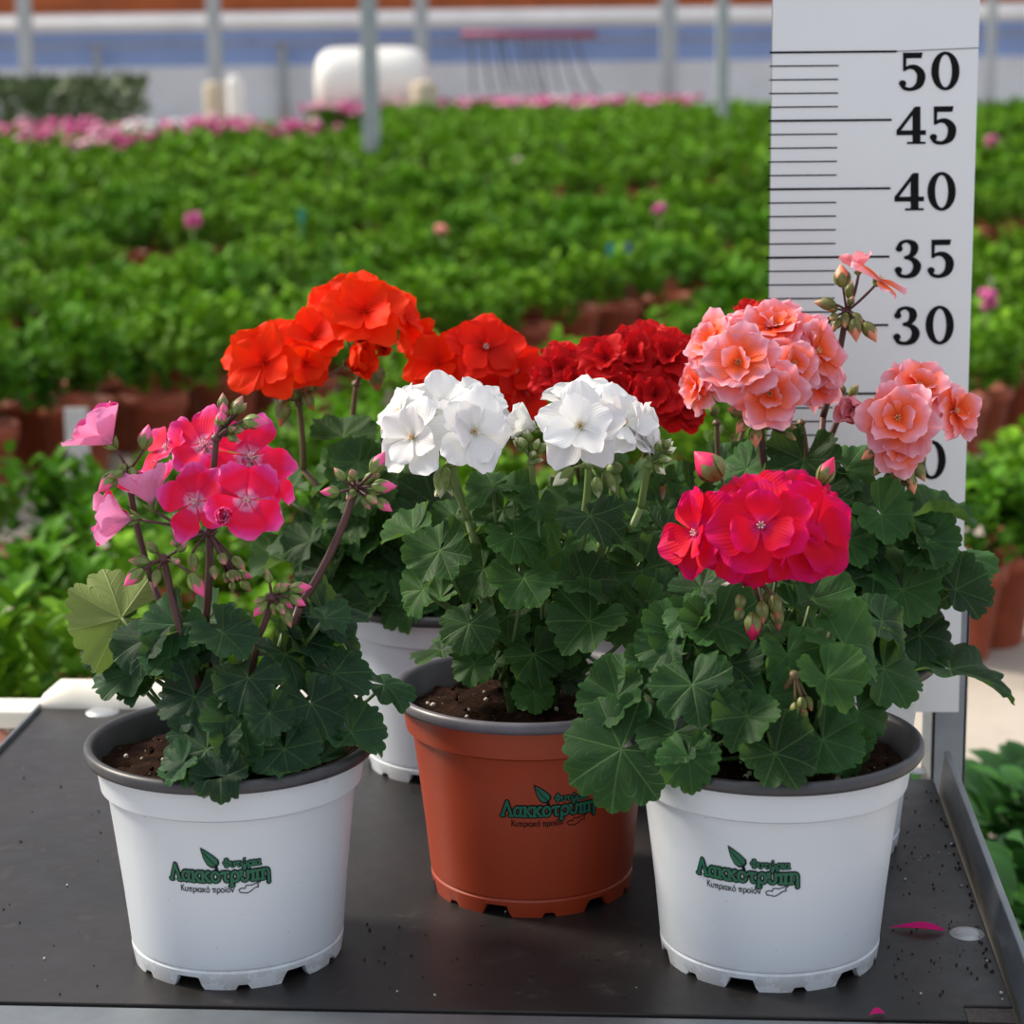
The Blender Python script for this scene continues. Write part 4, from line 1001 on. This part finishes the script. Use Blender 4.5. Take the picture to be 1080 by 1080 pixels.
# ---- magenta geranium, white pot, front right
geranium('magenta_geranium', 'magenta red geranium in a white printed pot at the front right of the shelf', 'hot', (811, 1000), (POT_W, RIM_G), -.19, LEAF_FRONT, STEM_BROWN,
  heads=[
   dict(hub=(798, 612, -.02), base=(786, 735, -.015), r=.0030, fl=[(802, 556, 54, -.05, dict(n=(-.05, .25, 1))), (738, 562, 52, -.02, dict(n=(-.8, .05, .6))), (855, 562, 56, -.03, dict(n=(.45, .05, .9))), (797, 528, 44, -.005, dict(n=(-.1, .8, .6))), (846, 530, 42, -.005, dict(n=(.4, .7, .6))), (772, 550, 40, .0, dict(n=(-.5, .5, .7))), (872, 545, 34, .0, dict(n=(.9, .3, .4))), (766, 578, 36, -.03, dict(n=(-.4, -.3, .9))), (838, 582, 36, -.035, dict(n=(.3, -.4, .9))), (800, 592, 30, -.03, dict(n=(0, -.25, .9)))],
      bd=[(747, 491, 42, .01, dict(d=(-.7, .7), open=True, fat=.36)), (872, 497, 34, .01, dict(d=(.5, 1), open=True)), (794, 661, 34, -.035, dict(d=(0, -1), open=True)), (781, 636, 24, -.03, dict(d=(-.15, -1))), (780, 650, 24, -.03, dict(d=(-.15, -1))), (804, 646, 26, -.035, dict(d=(.05, -1))), (818, 640, 28, -.03, dict(d=(.15, -1))), (820, 652, 28, -.025, dict(d=(.1, -1))), (810, 634, 22, -.025, dict(d=(.1, -1))), (793, 640, 24, -.02, dict(d=(0, -1)))]),
   dict(hub=(838, 712, -.06), base=(812, 742, -.045), r=.0018, stem=STEM_BROWN, bd=[(838, 750, 20, -.065, dict(d=(-.1, -1))), (846, 744, 20, -.065, dict(d=(.1, -1))), (853, 742, 18, -.06, dict(d=(.4, -1))), (848, 754, 16, -.065, dict(d=(.1, -1)))]),
   dict(hub=(816, 700, -.02), base=(815, 735, -.015), r=.0016, stem=STEM_GREEN, bd=[(816, 690, 16, -.02, dict(d=(0, 1)))]),
  ],
  leaves=[(730, 722, 46, -.065, dict(nrm=(-.2, .6, .8), tip=(.2, -1))), (655, 790, 66, -.055, dict(nrm=(-.25, .25, .95), tip=(-.75, -.45), cup=.02, wav=.08)), (650, 735, 42, -.03, dict(nrm=(-.5, .45, .7), tip=(-.4, -1))), (662, 712, 36, -.01, dict(nrm=(-.6, .6, .5), tip=(-.7, -.6))),
   (818, 795, 46, -.085, dict(nrm=(.1, .55, .85), tip=(.35, -1), fold=.2)), (788, 755, 38, -.075, dict(nrm=(-.1, .65, .75), tip=(-.3, -.8))), (872, 715, 40, -.07, dict(nrm=(.15, .55, .85), tip=(.4, -.9))), (890, 680, 50, -.035, dict(nrm=(.35, .65, .7), tip=(.7, -.6))),
   (932, 705, 48, 0, dict(nrm=(.45, .5, .7), tip=(.3, -1))), (756, 660, 44, -.03, dict(nrm=(0, .6, .8), tip=(.2, -1))), (718, 662, 38, -.02, dict(nrm=(-.35, .65, .7), tip=(-.5, -.7))), (868, 780, 48, -.06, dict(nrm=(.2, .5, .85), tip=(.4, -1))), (712, 772, 42, -.06, dict(nrm=(-.25, .55, .8), tip=(-.4, -1))),
   (726, 798, 36, -.075, dict(nrm=(-.1, .35, .95), tip=(.1, -1))), (856, 632, 46, .0, dict(nrm=(.3, .8, .5), tip=(.5, -.6))), (930, 655, 44, .02, dict(nrm=(.5, .7, .5), tip=(.8, -.4))), (770, 700, 36, -.045), (830, 690, 38, -.04), (810, 735, 38, -.055), (905, 750, 40, -.02, dict(nrm=(.45, .35, .8), tip=(.3, -1))), (740, 620, 36, 0), (820, 600, 38, .03), (700, 700, 40, -.02), (888, 790, 34, -.04, dict(nrm=(.4, .3, .85), tip=(.1, -1)))],
  fills=[(800, 700, 120, 70, -.03, .05, 22, 40), (800, 770, 100, 35, -.06, .04, 14, 34)], seed=3)

# ---- orange-red geranium, white pot, back left
geranium('orange_geranium', 'bright orange red geranium in a white pot behind the pink one', 'orange', (478, 800), (POT_W, RIM_G), .5, LEAF_MID, STEM_BROWN,
  heads=[
   dict(hub=(315, 425, -.02), base=(320, 495, 0), r=.0023, fl=[(280, 383, 44, -.05, dict(n=(-.3, .15, .95))), (256, 378, 34, -.02, dict(n=(-.9, .2, .4))), (330, 358, 42, -.02, dict(n=(.15, .6, .8))), (366, 384, 34, -.03, dict(n=(.7, .2, .7), s='cup')), (322, 384, 28, -.04, dict(n=(.2, .0, 1))), (300, 362, 36, -.01, dict(n=(-.2, .7, .7)))],
      bd=[(298, 436, 30, -.03, dict(d=(-.15, -1))), (326, 424, 22, -.03, dict(d=(.4, -.8))), (332, 405, 20, -.03), (312, 412, 22, -.03)]),
   dict(hub=(376, 405, .02), base=(372, 470, .03), r=.0021, fl=[(385, 330, 46, -.02, dict(n=(0, .3, .95))), (352, 322, 36, .02, dict(n=(-.5, .6, .6))), (425, 336, 34, .02, dict(n=(.9, .3, .4))), (404, 318, 34, .03, dict(n=(.3, .8, .5))), (383, 362, 20, -.02, dict(s='rose', n=(0, .2, 1))), (403, 368, 18, -.02, dict(s='rose', n=(.2, 0, 1)))],
      bd=[(396, 398, 32, .01, dict(d=(.2, -1), fat=.32)), (390, 385, 22, .01)]),
   dict(hub=(470, 430, .03), base=(480, 520, .03), kind='scarlet', r=.0021, fl=[(462, 384, 40, .01, dict(n=(-.2, .4, .9), k='orange')), (512, 368, 42, .0, dict(n=(.1, .3, .95))), (540, 392, 40, .01, dict(n=(.5, .2, .85))), (552, 415, 36, .01, dict(n=(.4, -.1, .9))), (442, 358, 26, .03, dict(n=(-.3, .5, .8), k='orange')), (490, 385, 30, .02), (525, 412, 32, .02)]),
  ],
  leaves=[(362, 460, 38, -.02, dict(nrm=(-.1, .7, .7), tip=(.2, .3), cup=.2)), (320, 560, 44, .0), (300, 520, 36, .02), (380, 560, 44, -.02), (410, 600, 40, -.05), (350, 600, 44, -.02), (400, 540, 40, .0), (430, 640, 34, -.07, dict(nrm=(.1, .6, .8), tip=(0, -1))), (300, 590, 40, .02), (440, 520, 34, .02)],
  fills=[(380, 560, 90, 75, -.06, .05, 34, 36), (470, 600, 80, 50, -.04, .05, 14, 34), (390, 615, 60, 25, -.07, .0, 8, 30)], seed=4)

# ---- dark red geranium, its pot hidden behind the white one
geranium('crimson_geranium', 'dark red double flowered geranium standing behind the white geranium', 'crimson', (.105, 1.585, 0), (POT_W, RIM_G), .3, LEAF_MID, STEM_BROWN,
  heads=[
   dict(hub=(680, 448, .0), base=(676, 520, .01), r=.0023, fl=[(640, 380, 34, -.03), (668, 376, 36, -.03), (704, 378, 38, -.03), (690, 418, 36, -.045), (720, 432, 28, -.03), (660, 410, 34, -.04), (722, 396, 32, -.02), (625, 398, 28, -.01), (688, 362, 30, .0), (745, 390, 26, .02), (652, 440, 26, -.03)],
      bd=[(700, 470, 20, -.02), (660, 466, 18, -.02)]),
   dict(hub=(600, 430, .01), base=(612, 510, .02), r=.002, fl=[(592, 392, 32, -.01), (578, 402, 22, -.01), (608, 405, 26, -.02), (590, 372, 20, .01, dict(n=(0, .8, .5)))]),
   dict(hub=(806, 380, .04), base=(770, 500, .03), r=.002, fl=[(792, 330, 20, .02, dict(n=(-.2, .8, .6))), (818, 331, 20, .02, dict(n=(.3, .8, .6))), (806, 340, 22, .03)]),
  ],
  leaves=[(730, 520, 42, -.03), (700, 540, 42, -.05), (660, 520, 40, -.02), (760, 490, 42, 0), (600, 530, 40, .0)],
  fills=[(690, 560, 90, 60, -.06, .05, 26, 38)], seed=5)

# ---- salmon geranium, white pot, back right
geranium('salmon_geranium', 'salmon pink double geranium in a white pot in front of the measuring board', 'salmon', (846, 884), (POT_W, RIM_G), 1.2, LEAF_FRONT, STEM_RED,
  heads=[
   dict(hub=(802, 447, -.02), base=(812, 520, -.01), r=.0025, fl=[(780, 384, 46, -.055, dict(n=(-.25, .25, .95))), (816, 348, 42, -.02, dict(n=(0, .75, .65))), (752, 360, 36, -.02, dict(n=(-.7, .45, .55))), (737, 408, 32, -.02, dict(n=(-.85, -.05, .55))), (811, 415, 42, -.055, dict(n=(.05, -.1, 1))), (858, 372, 46, -.02, dict(n=(.65, .3, .75))), (862, 402, 34, -.01, dict(n=(.7, -.2, .7))), (836, 384, 34, -.045, dict(n=(.25, .2, .95))), (785, 350, 36, -.01, dict(n=(-.35, .8, .5))), (765, 390, 34, -.03, dict(n=(-.6, .1, .8))), (842, 352, 34, -.01, dict(n=(.4, .8, .5)))],
      bd=[(783, 448, 24, -.03, dict(d=(-.5, -.7), open=True)), (775, 434, 22, -.03), (797, 460, 26, -.03, dict(d=(0, -1), open=True)), (810, 448, 20, -.03)], bc=[(828, 452, 12, 5, 14)]),
   dict(hub=(951, 508, -.01), base=(941, 598, -.01), r=.0025, fl=[(946, 442, 44, -.05, dict(n=(-.05, .15, 1))), (968, 410, 40, -.02, dict(n=(.2, .6, .8))), (1005, 434, 36, -.02, dict(n=(.7, .15, .75))), (910, 438, 32, -.02, dict(n=(-.7, .2, .7), s='rose')), (950, 470, 34, -.045, dict(n=(0, -.15, 1))), (985, 430, 34, -.01, dict(n=(.6, .5, .6)))],
      bd=[(918, 478, 24, -.03, dict(d=(-.7, -.5), open=True)), (928, 492, 24, -.03, dict(d=(-.5, -.8))), (945, 502, 28, -.035, dict(d=(-.1, -1))), (958, 500, 26, -.035, dict(d=(.2, -1))), (969, 496, 28, -.03, dict(d=(.5, -.9))), (938, 508, 26, -.03, dict(d=(-.3, -1), open=True)), (961, 510, 24, -.03, dict(d=(.3, -1), open=True)), (972, 484, 20, -.03)]),
   dict(hub=(893, 328, .02), base=(868, 440, .02), r=.0021, fl=[(926, 297, 36, .0, dict(n=(.5, .75, .35), s='pink')), (905, 287, 24, .01, dict(n=(-.2, 1, .1), s='pinkcup'))],
      bd=[(888, 291, 26, .015, dict(d=(-.1, 1), open=True, fat=.34)), (902, 348, 26, .01, dict(d=(.1, -1), open=True)), (918, 350, 26, .01, dict(d=(.6, -1), open=True)), (870, 320, 24, .01, dict(d=(-1, .1)))], bc=[(890, 326, 24, 12, 18)]),
   dict(hub=(889, 428, .03), base=(872, 470, .03), r=.0020, bc=[(896, 417, 12, 7, 15)]),
   dict(hub=(756, 446, .03), base=(758, 490, .03), r=.0018, stem=STEM_BROWN, bd=[(752, 432, 18, .03)]),
   dict(hub=(845, 446, .02), base=(850, 490, .02), r=.0018, stem=STEM_BROWN, bc=[(832, 452, 10, 5, 14)]),
  ],
  leaves=[(848, 485, 42, -.02, dict(nrm=(-.1, .6, .8), tip=(-.2, -1), cup=.2)), (892, 495, 36, .02, dict(nrm=(.3, .7, .6), tip=(.5, -.7))), (988, 542, 44, -.01, dict(nrm=(.05, .95, .3), tip=(1, .35))), (975, 574, 38, -.03, dict(nrm=(.1, .75, .65), tip=(.4, -.7))), (952, 622, 42, -.05, dict(nrm=(0, .55, .85), tip=(.1, -1))), (1020, 588, 36, 0, dict(nrm=(.2, .85, .4), tip=(1, -.3))), (1008, 622, 42, -.03, dict(nrm=(.25, .65, .7), tip=(.8, -.3))),
   (915, 530, 32, 0, dict(nrm=(-.1, .85, .5), tip=(-.5, -.6))), (924, 578, 36, -.03, dict(nrm=(-.05, .6, .8), tip=(-.1, -1))), (1003, 706, 72, -.06, dict(nrm=(.18, .95, .25), tip=(1, -.15, .1), cup=.0, wav=.05)), (970, 670, 42, -.04, dict(nrm=(.3, .5, .8), tip=(.5, -.9))), (905, 640, 40, -.02), (890, 600, 38, -.02), (880, 560, 38, 0), (940, 690, 40, -.02), (862, 520, 38, 0), (800, 490, 38, .01)],
  fills=[(900, 590, 90, 65, -.05, .045, 26, 38), (940, 670, 50, 40, -.05, .03, 8, 36), (800, 510, 60, 40, -.02, .05, 10, 36)], seed=6)
